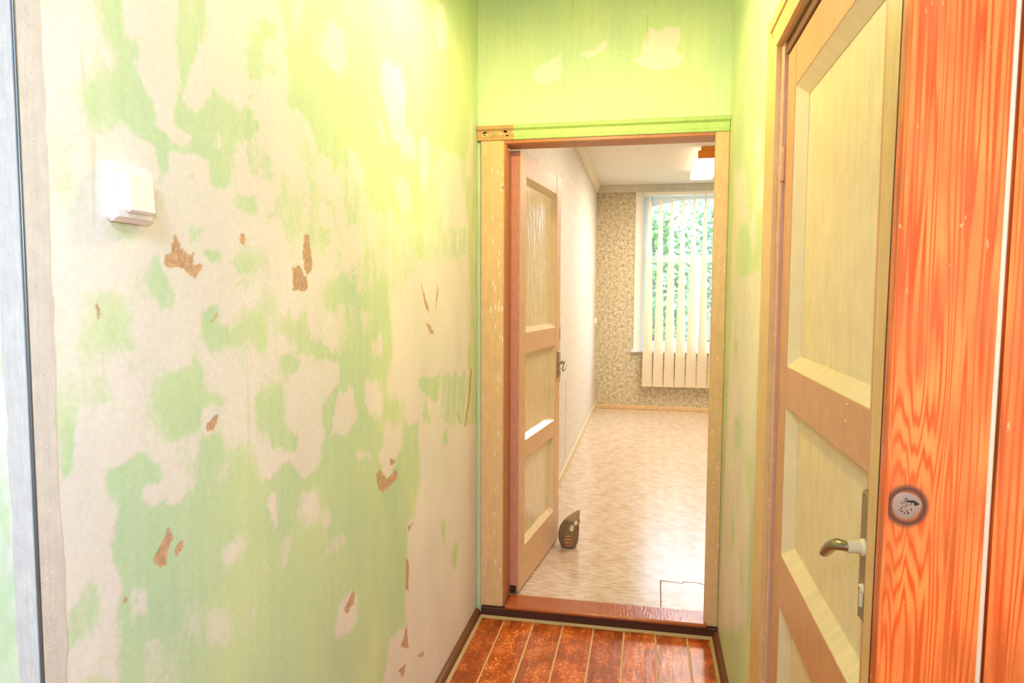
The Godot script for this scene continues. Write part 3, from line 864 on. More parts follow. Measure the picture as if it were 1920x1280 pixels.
func build_doorway() -> void:
	# frame of the open doorway
	var tan_paint := worn(shade(243, 206, 152), 0.4, 1.6, 0.35)
	var brown := worn(shade(200, 128, 78), 0.4, 1.6)
	var green := worn(shade(196, 232, 142), 0.5, 1.4)
	var raw := worn(shade(214, 176, 122), 0.85, 9.0, 1.2)
	var t := Node3D.new()
	t.name = numbered("trim")
	add_child(t)
	structure(t, "tan painted frame of the open doorway under a green head moulding", "door frame")
	var z0 := WALL_F
	part("casing", bx(mb(), Vector3(-0.722, -0.012, z0), Vector3(-0.618, 2.066, z0 + 0.022), 0.004), tan_paint, t)
	part("casing", bx(mb(), Vector3(0.262, -0.012, z0), Vector3(0.3195, 2.066, z0 + 0.022), 0.004), tan_paint, t)
	part("jamb", bx(mb(), Vector3(-0.655, -0.012, ROOM_F - 0.005), Vector3(-0.6075, 2.066, z0 + 0.014), 0.003), brown, t)
	part("jamb", bx(mb(), Vector3(0.274, -0.012, ROOM_F - 0.005), Vector3(0.315, 2.066, z0 + 0.0145), 0.003), brown, t)
	part("head_jamb", bx(mb(), Vector3(-0.655, 2.05, ROOM_F - 0.005), Vector3(0.315, 2.10, z0 + 0.018), 0.003), brown, t)
	# moulded green head: stepped profile swept along x
	var prof := PackedVector2Array([Vector2(0, 2.066), Vector2(0.024, 2.066), Vector2(0.026, 2.072), Vector2(0.026, 2.078), Vector2(0.020, 2.081), Vector2(0.020, 2.104), Vector2(0.024, 2.107), Vector2(0.032, 2.112), Vector2(0.034, 2.122), Vector2(0.030, 2.127), Vector2(0, 2.129)])
	var along := Transform3D(Basis(Vector3(0, 0, 1), Vector3(0, 1, 0), Vector3(-1, 0, 0)), Vector3(0, 0, z0))
	part("head_moulding", prism(mb(), prof, 0.575, -0.318, along), green, t)
	part("broken_end", prism(mb(), prof, 0.738, 0.575, along), raw, t)
	var rng := RandomNumberGenerator.new()
	rng.seed = 5
	var flakes := mb()
	for k in 26:
		var p := Vector3(-0.735 + rng.randf() * 0.16, 2.083 + rng.randf() * 0.02, z0 + 0.0202)
		var s := 0.003 + rng.randf() * 0.006
		bx(flakes, p - Vector3(s, s * 0.5, 0), p + Vector3(s, s * 0.5, 0.0015), 0.0005)
	part("paint_flakes", flakes, worn(shade(232, 222, 160), 0.6), t)
	var bare := mat(shade(250, 236, 206), 0.7)
	chips(t, "paint_chips", Vector3(-0.621, 0.1, z0 + 0.022), Vector3(-0.06, 0, 0), Vector3(0, 1.85, 0), Vector3(0, 0, 1), 46, 0.0010, 0.0040, 6.0, bare, 31)
	chips(t, "paint_chips", Vector3(0.317, 0.1, z0 + 0.022), Vector3(-0.04, 0, 0), Vector3(0, 1.9, 0), Vector3(0, 0, 1), 34, 0.0008, 0.0032, 4.0, bare, 32)
	# the step up into the room
	var dark := worn(shade(78, 40, 18), 0.55, 5.0, 0.9)
	var red := worn(shade(186, 98, 48), 0.2, 3.0, 0.7)
	var s := Node3D.new()
	s.name = numbered("trim")
	add_child(s)
	structure(s, "glossy red-brown threshold over a dark brown riser", "threshold")
	part("riser", bx(mb(), Vector3(-0.715, HALL_FLOOR - 0.004, -2.965), Vector3(0.317, -0.013, -2.922), 0.003), dark, s)
	part("sill", bx(mb(), Vector3(-0.606, -0.013, -3.045), Vector3(0.273, 0.006, -2.915), 0.006), red, s)
	part("dust_line", prism(mb(), PackedVector2Array([Vector2(0, 0), Vector2(0.014, 0), Vector2(0, 0.008)]), 0.715, -0.317, Transform3D(Basis(Vector3(0, 0, 1), Vector3(0, 1, 0), Vector3(-1, 0, 0)), Vector3(0, HALL_FLOOR, -2.922))), worn(shade(206, 182, 132), 0.9, 7.0, 0.8), s)

func build_room() -> void:
	var top := ROOM_TOP
	var lino := tiled(lino_paint(), 0.2, Vector3(1.1, 1.1, 1.1))
	var paper := tiled(paper_paint(), 0.7, Vector3(1.35, 1.35, 1.35))
	var streak := tiled(streak_paint(), 0.6, Vector3(1.6, 1.6, 1.6))
	var white := worn(shade(236, 228, 208), 0.6, 1.2)
	var plaster := mat(shade(234, 228, 214), 0.8)
	var f := structure(box_thing("floor_room", [[Vector3(ROOM_L - 0.1, -0.1, ROOM_B), Vector3(ROOM_R + 0.1, -0.0025, -3.04)]], mat(shade(150, 120, 84), 0.8)), "tan marbled linoleum floor of the far room", "floor")
	var tilt := Transform3D(Basis(Vector3(1, 0, 0), Vector3(0, 0, -1), Vector3(0, 1, 0)), Vector3.ZERO)
	part("linoleum_sheet", bx(mb(), Vector3(ROOM_L, -0.0025, ROOM_B), Vector3(ROOM_R, 0.0, -3.478)), lino, f)
	part("linoleum_sheet", prism(mb(), PackedVector2Array([Vector2(ROOM_L, 3.046), Vector2(0.082, 3.046), Vector2(0.086, 3.352), Vector2(0.15, 3.349), Vector2(0.19, 3.338), Vector2(0.20, 3.36), Vector2(0.26, 3.365), Vector2(0.32, 3.335), Vector2(0.7, 3.34), Vector2(ROOM_R, 3.34), Vector2(ROOM_R, 3.476), Vector2(ROOM_L, 3.476)]), -0.0025, 0.0007, tilt), lino, f)
	var bit := lino.duplicate()
	bit.albedo_color = Color(1.0, 0.99, 0.97)
	part("linoleum_patch", prism(mb(), PackedVector2Array([Vector2(0.087, 3.046), Vector2(0.62, 3.046), Vector2(0.62, 3.33), Vector2(0.32, 3.329), Vector2(0.26, 3.358), Vector2(0.203, 3.353), Vector2(0.192, 3.331), Vector2(0.15, 3.341), Vector2(0.092, 3.344)]), -0.0025, 0.0002, tilt), bit, f)
	structure(box_thing("ceiling_room", [[Vector3(ROOM_L - 0.1, top, ROOM_B - 0.4), Vector3(ROOM_R + 0.1, top + 0.1, ROOM_F)]], plaster), "cream painted ceiling of the far room", "ceiling")
	structure(box_thing("wall_room_left", [[Vector3(ROOM_L - 0.24, -0.1, ROOM_B - 0.4), Vector3(ROOM_L, top, ROOM_F)]], streak), "pale streaked wall of the far room behind the open door", "wall")
	structure(box_thing("wall_room_right", [[Vector3(ROOM_R, -0.1, ROOM_B - 0.4), Vector3(ROOM_R + 0.1, top, ROOM_F)]], streak), "pale streaked wall of the far room out of sight", "wall")
	structure(box_thing("wall_room_front", [[Vector3(WALL_R, -0.1, ROOM_F - 0.002), Vector3(ROOM_R, top, ROOM_F + 0.09)], [Vector3(ROOM_L, 2.10, ROOM_F - 0.006), Vector3(WALL_R, top, ROOM_F - 0.0005)]], streak), "room side of the doorway wall", "wall")
	var b := box_thing("wall_room_back", [
		[Vector3(ROOM_L, -0.1, ROOM_B - 0.38), Vector3(-0.055, top, ROOM_B)],
		[Vector3(1.345, -0.1, ROOM_B - 0.38), Vector3(ROOM_R, top, ROOM_B)],
		[Vector3(-0.055, -0.1, ROOM_B - 0.38), Vector3(1.345, 0.725, ROOM_B)],
		[Vector3(-0.055, 2.60, ROOM_B - 0.38), Vector3(1.345, top, ROOM_B)]], paper)
	structure(b, "back wall papered in beige with a grey leaf pattern", "wall")
	part("paper_seam", bx(mb(), Vector3(0.14, 0.05, ROOM_B), Vector3(0.144, 0.70, ROOM_B + 0.0012)), mat(shade(214, 200, 160), 0.7), b)
	# coving, window surround, skirting
	structure(box_thing("trim", [[Vector3(ROOM_L, 2.635, ROOM_B), Vector3(ROOM_R, top, ROOM_B + 0.018)]], white, null, 0.004), "white strip between the papered wall and the ceiling", "coving")
	var cove := PackedVector2Array([Vector2(0, 0), Vector2(0, -0.085), Vector2(0.012, -0.085), Vector2(0.05, -0.014), Vector2(0.05, 0)])
	structure(part("trim", prism(mb(), cove, ROOM_B + 0.018, ROOM_F - 0.006, Transform3D(Basis(), Vector3(ROOM_L, top, 0))), worn(shade(250, 234, 204), 0.6)), "peach coving along the left wall of the far room", "coving")
	structure(box_thing("trim", [[Vector3(-0.157, 0.725, ROOM_B), Vector3(-0.055, 2.635, ROOM_B + 0.012)], [Vector3(1.345, 0.725, ROOM_B), Vector3(1.447, 2.635, ROOM_B + 0.012)], [Vector3(-0.055, 2.60, ROOM_B), Vector3(1.345, 2.635, ROOM_B + 0.012)]], mat(shade(242, 238, 228), 0.6), null, 0.003), "white painted band around the window", "window surround")
	var skirt := worn(shade(240, 204, 152), 0.45)
	var st := mb()
	bx(st, Vector3(ROOM_L, 0.0005, ROOM_B), Vector3(0.13, 0.05, ROOM_B + 0.016), 0.004)
	var sk := part("baseboard_back", st, skirt)
	structure(sk, "light peach skirting board under the papered wall", "skirting")
	part("length", bx(mb(), Vector3(0.133, 0.0005, ROOM_B), Vector3(ROOM_R, 0.05, ROOM_B + 0.016), 0.004), skirt, sk)
	structure(box_thing("baseboard_room_left", [[Vector3(ROOM_L, 0.0005, ROOM_B + 0.016), Vector3(ROOM_L + 0.016, 0.065, -3.12)]], worn(shade(240, 222, 180), 0.45), null, 0.004), "pale skirting board along the left wall of the far room", "skirting")
	# cracks where the wall lining has opened along its joints
	var w: Node3D = get_node("wall_room_left")
	for c in [[-4.86, 0.09, 1.02], [-5.35, 0.10, 0.72]]:
		part("lining_joint", bx(mb(), Vector3(ROOM_L, c[1], c[0]), Vector3(ROOM_L + 0.0012, c[2], c[0] - 0.006)), mat(shade(150, 128, 92), 0.9), w)

func build_room_door() -> void:
	var wood := worn(shade(242, 196, 148), 0.42, 1.5, 0.35)
	var edge := worn(shade(226, 160, 136), 0.5, 2.4, 0.9)
	var cream := worn(shade(250, 228, 182), 0.16, 1.2, 0.5)
	var d := thing("door_1", Vector3(-0.566, 0.010, -3.046), deg_to_rad(83.2))
	structure(d, "open tan three-panel door held against the room's left wall", "door")
	panel_leaf(d, 0.765, 2.032, 0.044, 0.098, 0.098, [[0.195, 0.612], [0.702, 1.112], [1.215, 1.93]], wood, edge, cream, 0.02)
	var brass := mat(shade(176, 172, 150), 0.3, 0.9)
	lever(d, Vector3(0.722, 1.015, 0.0), brass, brass, 0.15, 0.034)
	part("lock_strip", bx(mb(), Vector3(0.752, 0.90, 0.0), Vector3(0.765, 1.08, 0.0012)), worn(shade(206, 120, 70), 0.5), d)
	part("lock_strip", bx(mb(), Vector3(0.752, 1.13, 0.0), Vector3(0.765, 1.21, 0.0012)), worn(shade(206, 120, 70), 0.5), d)
	part("scuff_strip", bx(mb(), Vector3(-0.0022, 0.001, -0.040), Vector3(-0.0010, 0.035, -0.010)), mat(shade(62, 34, 20), 0.8), d)
	for y in [0.3, 1.0, 1.72]: hinge(d, Vector3(-0.006, y, -0.046), edge, 0.085)

func build_side_door() -> void:
	# shut door in the right wall: its own space has x towards -z... turned so that the front faces the corridor
	var wood := worn(shade(228, 174, 130), 0.35, 1.4, 0.35)
	var pink := worn(shade(240, 190, 156), 0.5, 3.0, 1.0)
	var cream := worn(shade(253, 236, 196), 0.42, 1.2, 0.2)
	var d := thing("door_2", Vector3(WALL_R + 0.003, -0.045, -1.776), -PI / 2)
	structure(d, "shut tan door with cream panels and lever handle in the right wall", "door")
	panel_leaf(d, 0.776, 2.022, 0.042, 0.088, 0.076, [[0.24, 0.70], [0.828, 1.183], [1.279, 1.923]], wood, pink, cream, 0.026)
	var metal := mat(shade(150, 142, 112), 0.28, 0.85)
	var sleeve := mat(shade(236, 226, 190), 0.4)
	lever(d, Vector3(0.738, 1.085, 0.0), metal, sleeve, 0.19, 0.042)
	hinge(d, Vector3(-0.008, 1.76, 0.004), pink, 0.075)
	hinge(d, Vector3(-0.008, 0.40, 0.004), pink, 0.075)
	# its frame
	var t := Node3D.new()
	t.name = numbered("trim")
	add_child(t)
	structure(t, "tan wooden frame with moulded head around the shut side door", "door frame")
	var tan_paint := worn(shade(243, 206, 142), 0.4, 1.5, 0.35)
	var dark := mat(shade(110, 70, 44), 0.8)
	var x := WALL_R
	# planes of the casing seen from the corridor: (distance along the wall, height), mitred at the corner
	var side := Transform3D(Basis(Vector3(0, 0, -1), Vector3(0, 1, 0), Vector3(1, 0, 0)), Vector3(0, 0, 0))
	part("casing", prism(mb(), PackedVector2Array([Vector2(1.815, HALL_FLOOR), Vector2(1.955, HALL_FLOOR), Vector2(1.955, 2.105), Vector2(1.815, 2.012)]), x, x - 0.018, side), tan_paint, t)
	part("casing", prism(mb(), PackedVector2Array([Vector2(0.995, HALL_FLOOR), Vector2(0.875, HALL_FLOOR), Vector2(0.875, 2.105), Vector2(0.995, 2.012)]), x, x - 0.018, side), tan_paint, t)
	for s in [[0.0, 0.036, 0.020], [0.036, 0.066, 0.015], [0.066, 0.094, 0.019]]:
		var y0: float = 2.012 + s[0]
		var y1: float = 2.012 + s[1] - 0.002
		part("head_moulding", prism(mb(), PackedVector2Array([Vector2(1.815 + s[0] * 1.5, y0), Vector2(1.815 + s[1] * 1.5 - 0.003, y1), Vector2(0.995 - s[1] * 1.28 + 0.003, y1), Vector2(0.995 - s[0] * 1.28, y0)]), x, x - s[2], side), tan_paint, t)
	part("jamb", bx(mb(), Vector3(x - 0.006, HALL_FLOOR, -1.84), Vector3(x + 0.10, 2.012, -1.7905), 0.003), pink, t)
	part("jamb", bx(mb(), Vector3(x - 0.002, HALL_FLOOR, -0.9975), Vector3(x + 0.10, 2.012, -0.95), 0.003), pink, t)
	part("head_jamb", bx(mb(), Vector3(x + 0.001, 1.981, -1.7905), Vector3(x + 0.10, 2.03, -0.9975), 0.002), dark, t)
	var bare := mat(shade(252, 232, 214), 0.7)
	chips(t, "paint_chips", Vector3(x - 0.006, 0.1, -1.83), Vector3(0, 0, 0.034), Vector3(0, 1.85, 0), Vector3(-1, 0, 0), 110, 0.0012, 0.004, 2.5, bare, 33)
	chips(d, "paint_chips", Vector3(0.10, 1.19, 0.0), Vector3(0.58, 0, 0), Vector3(0, 0.08, 0), Vector3(0, 0, 1), 34, 0.0015, 0.005, 0.7, mat(shade(246, 206, 172), 0.4), 34)
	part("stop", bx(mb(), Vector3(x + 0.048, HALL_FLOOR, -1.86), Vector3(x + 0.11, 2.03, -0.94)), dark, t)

func build_plank_door() -> void:
	var d := thing("door_3", Vector3(0.218, HALL_FLOOR, -0.70))
	d.rotation.z = -0.0078
	structure(d, "orange varnished pine plank door at the right edge, close to the camera", "door")
	var width := 0.089
	var pitch := 0.0945
	var height := 2.12
	var knots := [[0.0185, 1.256, 0.0150]]
	var a := painted(pine_paint(256, 2048, width, height, 71, knots), 0.24, Vector3(1.0 / width, 1.0 / height, 1), Vector3(0, 1.0, 0))
	var b := painted(pine_paint(192, 1536, width, height, 77, [[0.07, 0.4, 0.012]]), 0.24, Vector3(1.0 / width, 1.0 / height, 1), Vector3(0, 1.0, 0))
	var rim := worn(shade(228, 196, 160), 0.5, 14.0, 1.0)
	var dark := mat(shade(70, 34, 20), 0.8)
	for k in 9:
		# the board's faces are mapped from its own width and depth, so it sits 50 mm back in its own space
		var o := part("plank", bx(mb(), Vector3(0, 0.02, -0.072), Vector3(width, height, -0.05), 0.0025), a if k == 0 else b, d)
		o.position = Vector3(pitch * k, 0, 0.05)
		if k == 0: part("knot", knot_shape(Vector3(0.0185, 1.256, -0.05), 0.0138), worn(shade(158, 124, 100), 0.7, 30.0, 1.0), o)
		if k == 0: part("knot_crack", prism(mb(), PackedVector2Array([Vector2(-0.003, 0.0046), Vector2(0.001, 0.0056), Vector2(0.006, 0.0058), Vector2(0.0105, 0.0030), Vector2(0.0095, 0.0012), Vector2(0.0052, 0.0034), Vector2(0.001, 0.0040)]), 0.0006, 0.0016, Transform3D(Basis(), Vector3(0.0185, 1.256, -0.05))), mat(shade(40, 20, 12), 0.9), o)
		if k < 8:
			var e := prism(mb(), PackedVector2Array([Vector2(0, -0.02), Vector2(0.0045, -0.02), Vector2(0.0045, -0.002), Vector2(0.0025, 0.0008), Vector2(0.001, 0.0010), Vector2(-0.0004, 0.0008), Vector2(-0.001, 0.0001), Vector2(0, -0.001)]), 0.02, height, Transform3D(Basis(Vector3(1, 0, 0), Vector3(0, 0, 1), Vector3(0, 1, 0)), Vector3(width - 0.0022, 0, -0.05)))
			part("edge_bead", e, rim, o)
	part("back_board", bx(mb(), Vector3(0.004, 0.025, -0.036), Vector3(pitch * 9 - 0.008, height - 0.005, -0.0225)), dark, d)

func knot_shape(at: Vector3, r: float) -> SurfaceTool:
	var n := FastNoiseLite.new()
	n.seed = 9
	n.frequency = 0.22
	var rows := []
	for i in 9:
		var line := PackedVector3Array()
		var q := i / 8.0
		for j in 28:
			var ang := TAU * j / 28.0
			var rr := r * (1.0 - q) * (1.0 + 0.05 * sin(ang * 3.0 + 1.0))
			var lift := 0.0012 * (1.0 - pow(1.0 - q, 3.0)) + n.get_noise_2d(cos(ang) * (1 - q) * 14.0, sin(ang) * (1 - q) * 14.0) * 0.0005 * minf(1.0, q * 3.0)
			line.append(at + Vector3(rr * cos(ang), rr * sin(ang), maxf(lift, 0.0) if i else -0.0004))
		rows.append(line)
	return skin(mb(), rows, true, false)

func build_bead() -> void:
	# perforated metal angle on the corner, half buried in filler
	var fill := worn(shade(240, 234, 226), 0.6, 3.0, 0.6)
	var steel := mat(shade(120, 128, 134), 0.35, 0.8)
	var grey := worn(shade(228, 228, 222), 0.6, 3.0, 0.6)
	var t := Node3D.new()
	t.name = numbered("trim")
	add_child(t)
	structure(t, "perforated metal corner bead under filler at the left edge", "corner bead")
	var rng := RandomNumberGenerator.new()
	rng.seed = 3
	var ragged := func(w0: float, w1: float) -> PackedVector2Array:
		var pts := PackedVector2Array([Vector2(0.0, 0.0), Vector2(0.0, 2.8)])
		var y := 2.8
		while y > 0.0:
			pts.append(Vector2(w0 + rng.randf() * (w1 - w0), y))
			y -= 0.02 + rng.randf() * 0.05
		pts.append(Vector2(w0, 0.0))
		return pts
	var y0 := HALL_FLOOR
	part("flange", prism(mb(), ragged.call(0.030, 0.036), 0.0, 0.0018, Transform3D(Basis(Vector3(0, 0, -1), Vector3(0, 1, 0), Vector3(1, 0, 0)), Vector3(WALL_L, y0, -0.702))), fill, t)
	part("flange", prism(mb(), ragged.call(0.028, 0.034), 0.0, 0.0018, Transform3D(Basis(Vector3(-1, 0, 0), Vector3(0, 1, 0), Vector3(0, 0, 1)), Vector3(WALL_L - 0.002, y0, -0.6995))), grey, t)
	part("nose", lathe(mb(), [[0.0, 0.0], [0.0022, 0.0], [0.0022, 2.79], [0.0, 2.79]], 10, Transform3D(Basis(), Vector3(WALL_L + 0.0006, y0, -0.6998))), steel, t)
	var dots := mb()
	var grey_dots := mb()
	for k in 190:
		var y := y0 + 0.3 + k * 0.0115
		for c in 2:
			var yy := y + c * 0.0055
			var s := 0.0016
			lathe(dots, [[0.0, 0.0005], [s * 0.6, 0.0004], [s, 0.0]], 6, Transform3D(Basis(Vector3.BACK, -PI / 2), Vector3(WALL_L + 0.0016, yy, -0.711 - c * 0.008)))
			lathe(grey_dots, [[0.0, 0.0005], [s * 0.6, 0.0004], [s, 0.0]], 6, Transform3D(Basis(Vector3.RIGHT, PI / 2), Vector3(WALL_L - 0.010 - c * 0.008, yy, -0.6978)))
	tag(part("dimples", dots, fill, t), "", "", "", "stuff")
	tag(part("dimples", grey_dots, grey, t), "", "", "", "stuff")

func build_window() -> void:
	var white := mat(shade(226, 231, 237), 0.35)
	var glass := mat(Color(0.92, 0.97, 0.97, 0.06), 0.02)
	glass.transparency = BaseMaterial3D.TRANSPARENCY_ALPHA
	var w := Node3D.new()
	w.name = numbered("window_1")
	add_child(w)
	structure(w, "white window with an arched top light behind the blind", "window")
	var x0 := -0.055
	var x1 := 1.345
	var zf := ROOM_B - 0.14
	var zb := zf - 0.07
	var cx := (x0 + x1) / 2
	part("side_frame", bx(mb(), Vector3(x0, 0.74, zb), Vector3(x0 + 0.10, 2.60, zf), 0.006), white, w)
	part("side_frame", bx(mb(), Vector3(x1 - 0.10, 0.74, zb), Vector3(x1, 2.60, zf), 0.006), white, w)
	part("bottom_frame", bx(mb(), Vector3(x0 + 0.10, 0.74, zb), Vector3(x1 - 0.10, 0.83, zf), 0.006), white, w)
	part("transom", bx(mb(), Vector3(x0 + 0.10, 1.80, zb - 0.002), Vector3(x1 - 0.10, 1.885, zf + 0.006), 0.006), white, w)
	part("mullion", bx(mb(), Vector3(cx - 0.06, 0.83, zb), Vector3(cx + 0.06, 1.80, zf + 0.004), 0.006), white, w)
	var arch := PackedVector2Array([Vector2(x0 + 0.10, 2.60)])
	for k in 17:
		var q := k / 16.0
		arch.append(Vector2(lerpf(x0 + 0.10, x1 - 0.10, q), 2.475 + 0.08 * (1.0 - pow(absf(q * 2.0 - 1.0), 2.2))))
	arch.append(Vector2(x1 - 0.10, 2.60))
	part("arched_head", prism(mb(), arch, zb, zf), white, w)
	for r in [[x0 + 0.10, 1.885, x1 - 0.10, 2.56], [x0 + 0.10, 0.83, cx - 0.06, 1.80], [cx + 0.06, 0.83, x1 - 0.10, 1.80]]:
		part("pane", bx(mb(), Vector3(r[0], r[1], zf - 0.040), Vector3(r[2], r[3], zf - 0.034)), glass, w)
	part("reveal", bx(mb(), Vector3(x0 - 0.001, 0.726, zf), Vector3(x0 + 0.004, 2.60, ROOM_B + 0.002)), white, w)
	part("reveal", bx(mb(), Vector3(x1 - 0.004, 0.726, zf), Vector3(x1 + 0.001, 2.60, ROOM_B + 0.002)), white, w)
	part("reveal", bx(mb(), Vector3(x0, 2.594, zf), Vector3(x1, 2.601, ROOM_B + 0.002)), white, w)
	part("window_sill", bx(mb(), Vector3(-0.185, 0.705, zf + 0.002), Vector3(1.475, 0.738, ROOM_B + 0.045), 0.005), white, w)

func build_blind() -> void:
	var zc := ROOM_B + 0.10
	var b := thing("vertical_blind", Vector3(0, 0.30, zc))
	tag(b, "white vertical fabric blind with twisted slats hanging before the window", "blind")
	var fabric := mat(shade(240, 226, 198), 0.85)
	fabric.backlight_enabled = true
	fabric.backlight = Color(0.62, 0.60, 0.54)
	var plastic := mat(shade(240, 236, 226), 0.4)
	part("head_rail", bx(mb(), Vector3(-0.06, 2.275, -0.02), Vector3(1.36, 2.315, 0.02), 0.004), plastic, b)
	var rows := []
	var wid := 0.124
	for k in 40:
		var q := k / 39.0
		var ang := deg_to_rad(lerpf(8.0, 74.0, pow(q, 0.75)))
		var y := lerpf(0.0, 2.255, q)
		var u := Vector3(cos(ang), 0, -sin(ang))
		var n := Vector3(sin(ang), 0, cos(ang))
		var half := wid / 2
		if q > 0.985: half *= 0.55
		var line := PackedVector3Array()
		for c in [[-1.0, 1.0], [-0.33, 1.0], [0.33, 1.0], [1.0, 1.0], [1.0, -1.0], [0.33, -1.0], [-0.33, -1.0], [-1.0, -1.0]]:
			line.append(Vector3(0, y, 0) + u * half * c[0] + n * (0.0004 * c[1]))
		rows.append(line)
	var slat := skin(mb(), rows).commit()
	var clip := bx(mb(), Vector3(-0.012, 2.25, -0.004), Vector3(0.012, 2.28, 0.004), 0.002).commit()
	for k in 11:
		var x := 0.016 + k * 0.1275
		var o := inst("slat", slat, fabric, b)
		o.position = Vector3(x, 0, 0)
		inst("hanger_clip", clip, plastic, o)

func leafy(called: String, label: String, at: Vector3, tall: float, wide: float, count: int, tone: Color, sd: int, low: float) -> void:
	var t := thing(called, at)
	tag(t, label, "tree", "greenery outside the window")
	var rng := RandomNumberGenerator.new()
	rng.seed = sd
	var bark := mat(shade(110, 92, 72), 0.9)
	part("trunk", tube(mb(), [Vector3.ZERO, Vector3(0.05, tall * 0.3, 0), Vector3(-0.03, tall * 0.6, 0.05), Vector3(0.02, tall * 0.9, 0)], [0.09, 0.07, 0.05, 0.015], 8), bark, t)
	for k in 5:
		var a := TAU * k / 5.0 + rng.randf()
		var y := tall * (0.3 + 0.1 * k)
		part("branch", tube(mb(), [Vector3(0, y, 0), Vector3(cos(a) * wide * 0.3, y + tall * 0.1, sin(a) * wide * 0.3), Vector3(cos(a) * wide * 0.62, y + tall * 0.15, sin(a) * wide * 0.62)], [0.035, 0.022, 0.008], 6), bark, t)
	var leaf := mb()
	for s in [[Vector3(0, 0, 0), Vector3(0.035, 0.01, 0.05), Vector3(0, 0, 0.11)], [Vector3(0, 0, 0), Vector3(0, 0, 0.11), Vector3(-0.035, 0.01, 0.05)]]:
		tri(leaf, s[0], s[1], s[2], Vector3.UP)
	var mm := MultiMesh.new()
	mm.transform_format = MultiMesh.TRANSFORM_3D
	mm.use_colors = true
	mm.mesh = leaf.commit()
	mm.instance_count = count
	for k in count:
		var u := rng.randf() * TAU
		var h := rng.randf()
		var r := wide * sqrt(rng.randf()) * sqrt(maxf(0.02, 1.0 - pow((h - 0.42) / 0.6, 2.0)))
		r *= 0.8 + 0.3 * sin(u * 3.0 + h * 9.0 + sd)
		var p := Vector3(cos(u) * r, lerpf(low, tall, h), sin(u) * r)
		var bs := Basis.from_euler(Vector3(rng.randf_range(-1.0, 1.0), rng.randf() * TAU, rng.randf_range(-1.0, 1.0))).scaled(Vector3.ONE * rng.randf_range(0.8, 1.6))
		mm.set_instance_transform(k, Transform3D(bs, p))
		var v := rng.randf_range(0.35, 0.75)
		mm.set_instance_color(k, Color(tone.r * v, tone.g * v, tone.b * v * rng.randf_range(0.8, 1.3)))
	var o := MultiMeshInstance3D.new()
	o.name = "foliage"
	o.multimesh = mm
	var lm := mat(Color.WHITE, 0.5)
	lm.vertex_color_use_as_albedo = true
	lm.backlight_enabled = true
	lm.backlight = Color(0.14, 0.22, 0.08)
	o.material_override = lm
	tag(o, "", "", "", "stuff")
	t.add_child(o, true)

func build_garden() -> void:
	structure(box_thing("ground", [[Vector3(-14, -1.3, -40), Vector3(16, -1.0, ROOM_B - 0.5)]], worn(shade(120, 138, 84), 0.95, 0.8)), "grass outside the window", "ground")
	leafy("garden_tree", "bright green leafy tree behind the left part of the window", Vector3(0.1, -1.0, -12.4), 3.7, 1.1, 3600, Color(0.22, 0.42, 0.12), 1, 0.2)
	leafy("garden_tree", "dense green tree seen between the middle blind slats", Vector3(1.5, -1.0, -13.4), 4.1, 1.3, 4200, Color(0.16, 0.36, 0.13), 2, 0.2)
	leafy("garden_tree", "yellow-green tree behind the right part of the window", Vector3(2.7, -1.0, -12.2), 3.6, 1.2, 3600, Color(0.32, 0.44, 0.10), 3, 0.2)
	leafy("garden_tree", "pale distant tree rising above the others outside", Vector3(0.6, -1.0, -19.0), 6.2, 2.2, 4200, Color(0.26, 0.44, 0.22), 4, 1.0)
	leafy("garden_tree", "pale distant tree at the far right outside", Vector3(4.6, -1.0, -19.0), 5.6, 2.2, 4200, Color(0.28, 0.42, 0.24), 5, 1.0)
	var s := thing("garden_shed", Vector3(1.55, -1.0, -10.9))
	tag(s, "low dark brown shed outside below the window", "shed")
	part("wall", bx(mb(), Vector3(-0.7, 0, -0.5), Vector3(0.7, 1.75, 0.5), 0.01), worn(shade(92, 62, 42), 0.8), s)
	part("roof", prism(mb(), PackedVector2Array([Vector2(-0.62, 1.75), Vector2(0.62, 1.75), Vector2(0, 2.02)]), -0.8, 0.8, Transform3D(Basis(Vector3(0, 0, 1), Vector3(0, 1, 0), Vector3(-1, 0, 0)), Vector3.ZERO)), worn(shade(66, 60, 56), 0.8), s)

func area(parent: Node3D, called: String, at: Vector3, look: Vector3, size: Vector2, c: Color, energy: float) -> void:
	var l := AreaLight3D.new()
	l.name = called
	l.area_size = size
	l.light_color = c
	l.light_energy = energy
	l.area_range = 20
	l.area_attenuation = 2
	l.shadow_enabled = true
	parent.add_child(l)
	l.position = at
	l.basis = Basis.looking_at(look, Vector3.FORWARD if absf(look.y) > 0.9 else Vector3.UP)

func glow(c: Color, energy: float) -> StandardMaterial3D:
	var m := mat(c, 0.4)
	m.emission_enabled = true
	m.emission = c
	m.emission_energy_multiplier = energy
	return m

func build_hall_lamp() -> void:
	# square opal ceiling light of the hall, just behind and above the camera
	var t := thing("hall_ceiling_light", Vector3(0.15, CORRIDOR_TOP, 1.15))
	tag(t, "square opal ceiling light of the hall above the camera", "light")
	part("housing", bx(mb(), Vector3(-0.27, -0.03, -0.27), Vector3(0.27, 0.0, 0.27), 0.004), mat(shade(234, 234, 230), 0.5), t)
	part("diffuser", bx(mb(), Vector3(-0.25, -0.08, -0.25), Vector3(0.25, -0.03, 0.25), 0.012), glow(Color(0.97, 0.99, 1.0), 3.0), t)
	area(t, "light", Vector3(0, -0.085, 0), Vector3.DOWN, Vector2(0.48, 0.48), Color(0.77, 0.88, 1.0), 9.0)

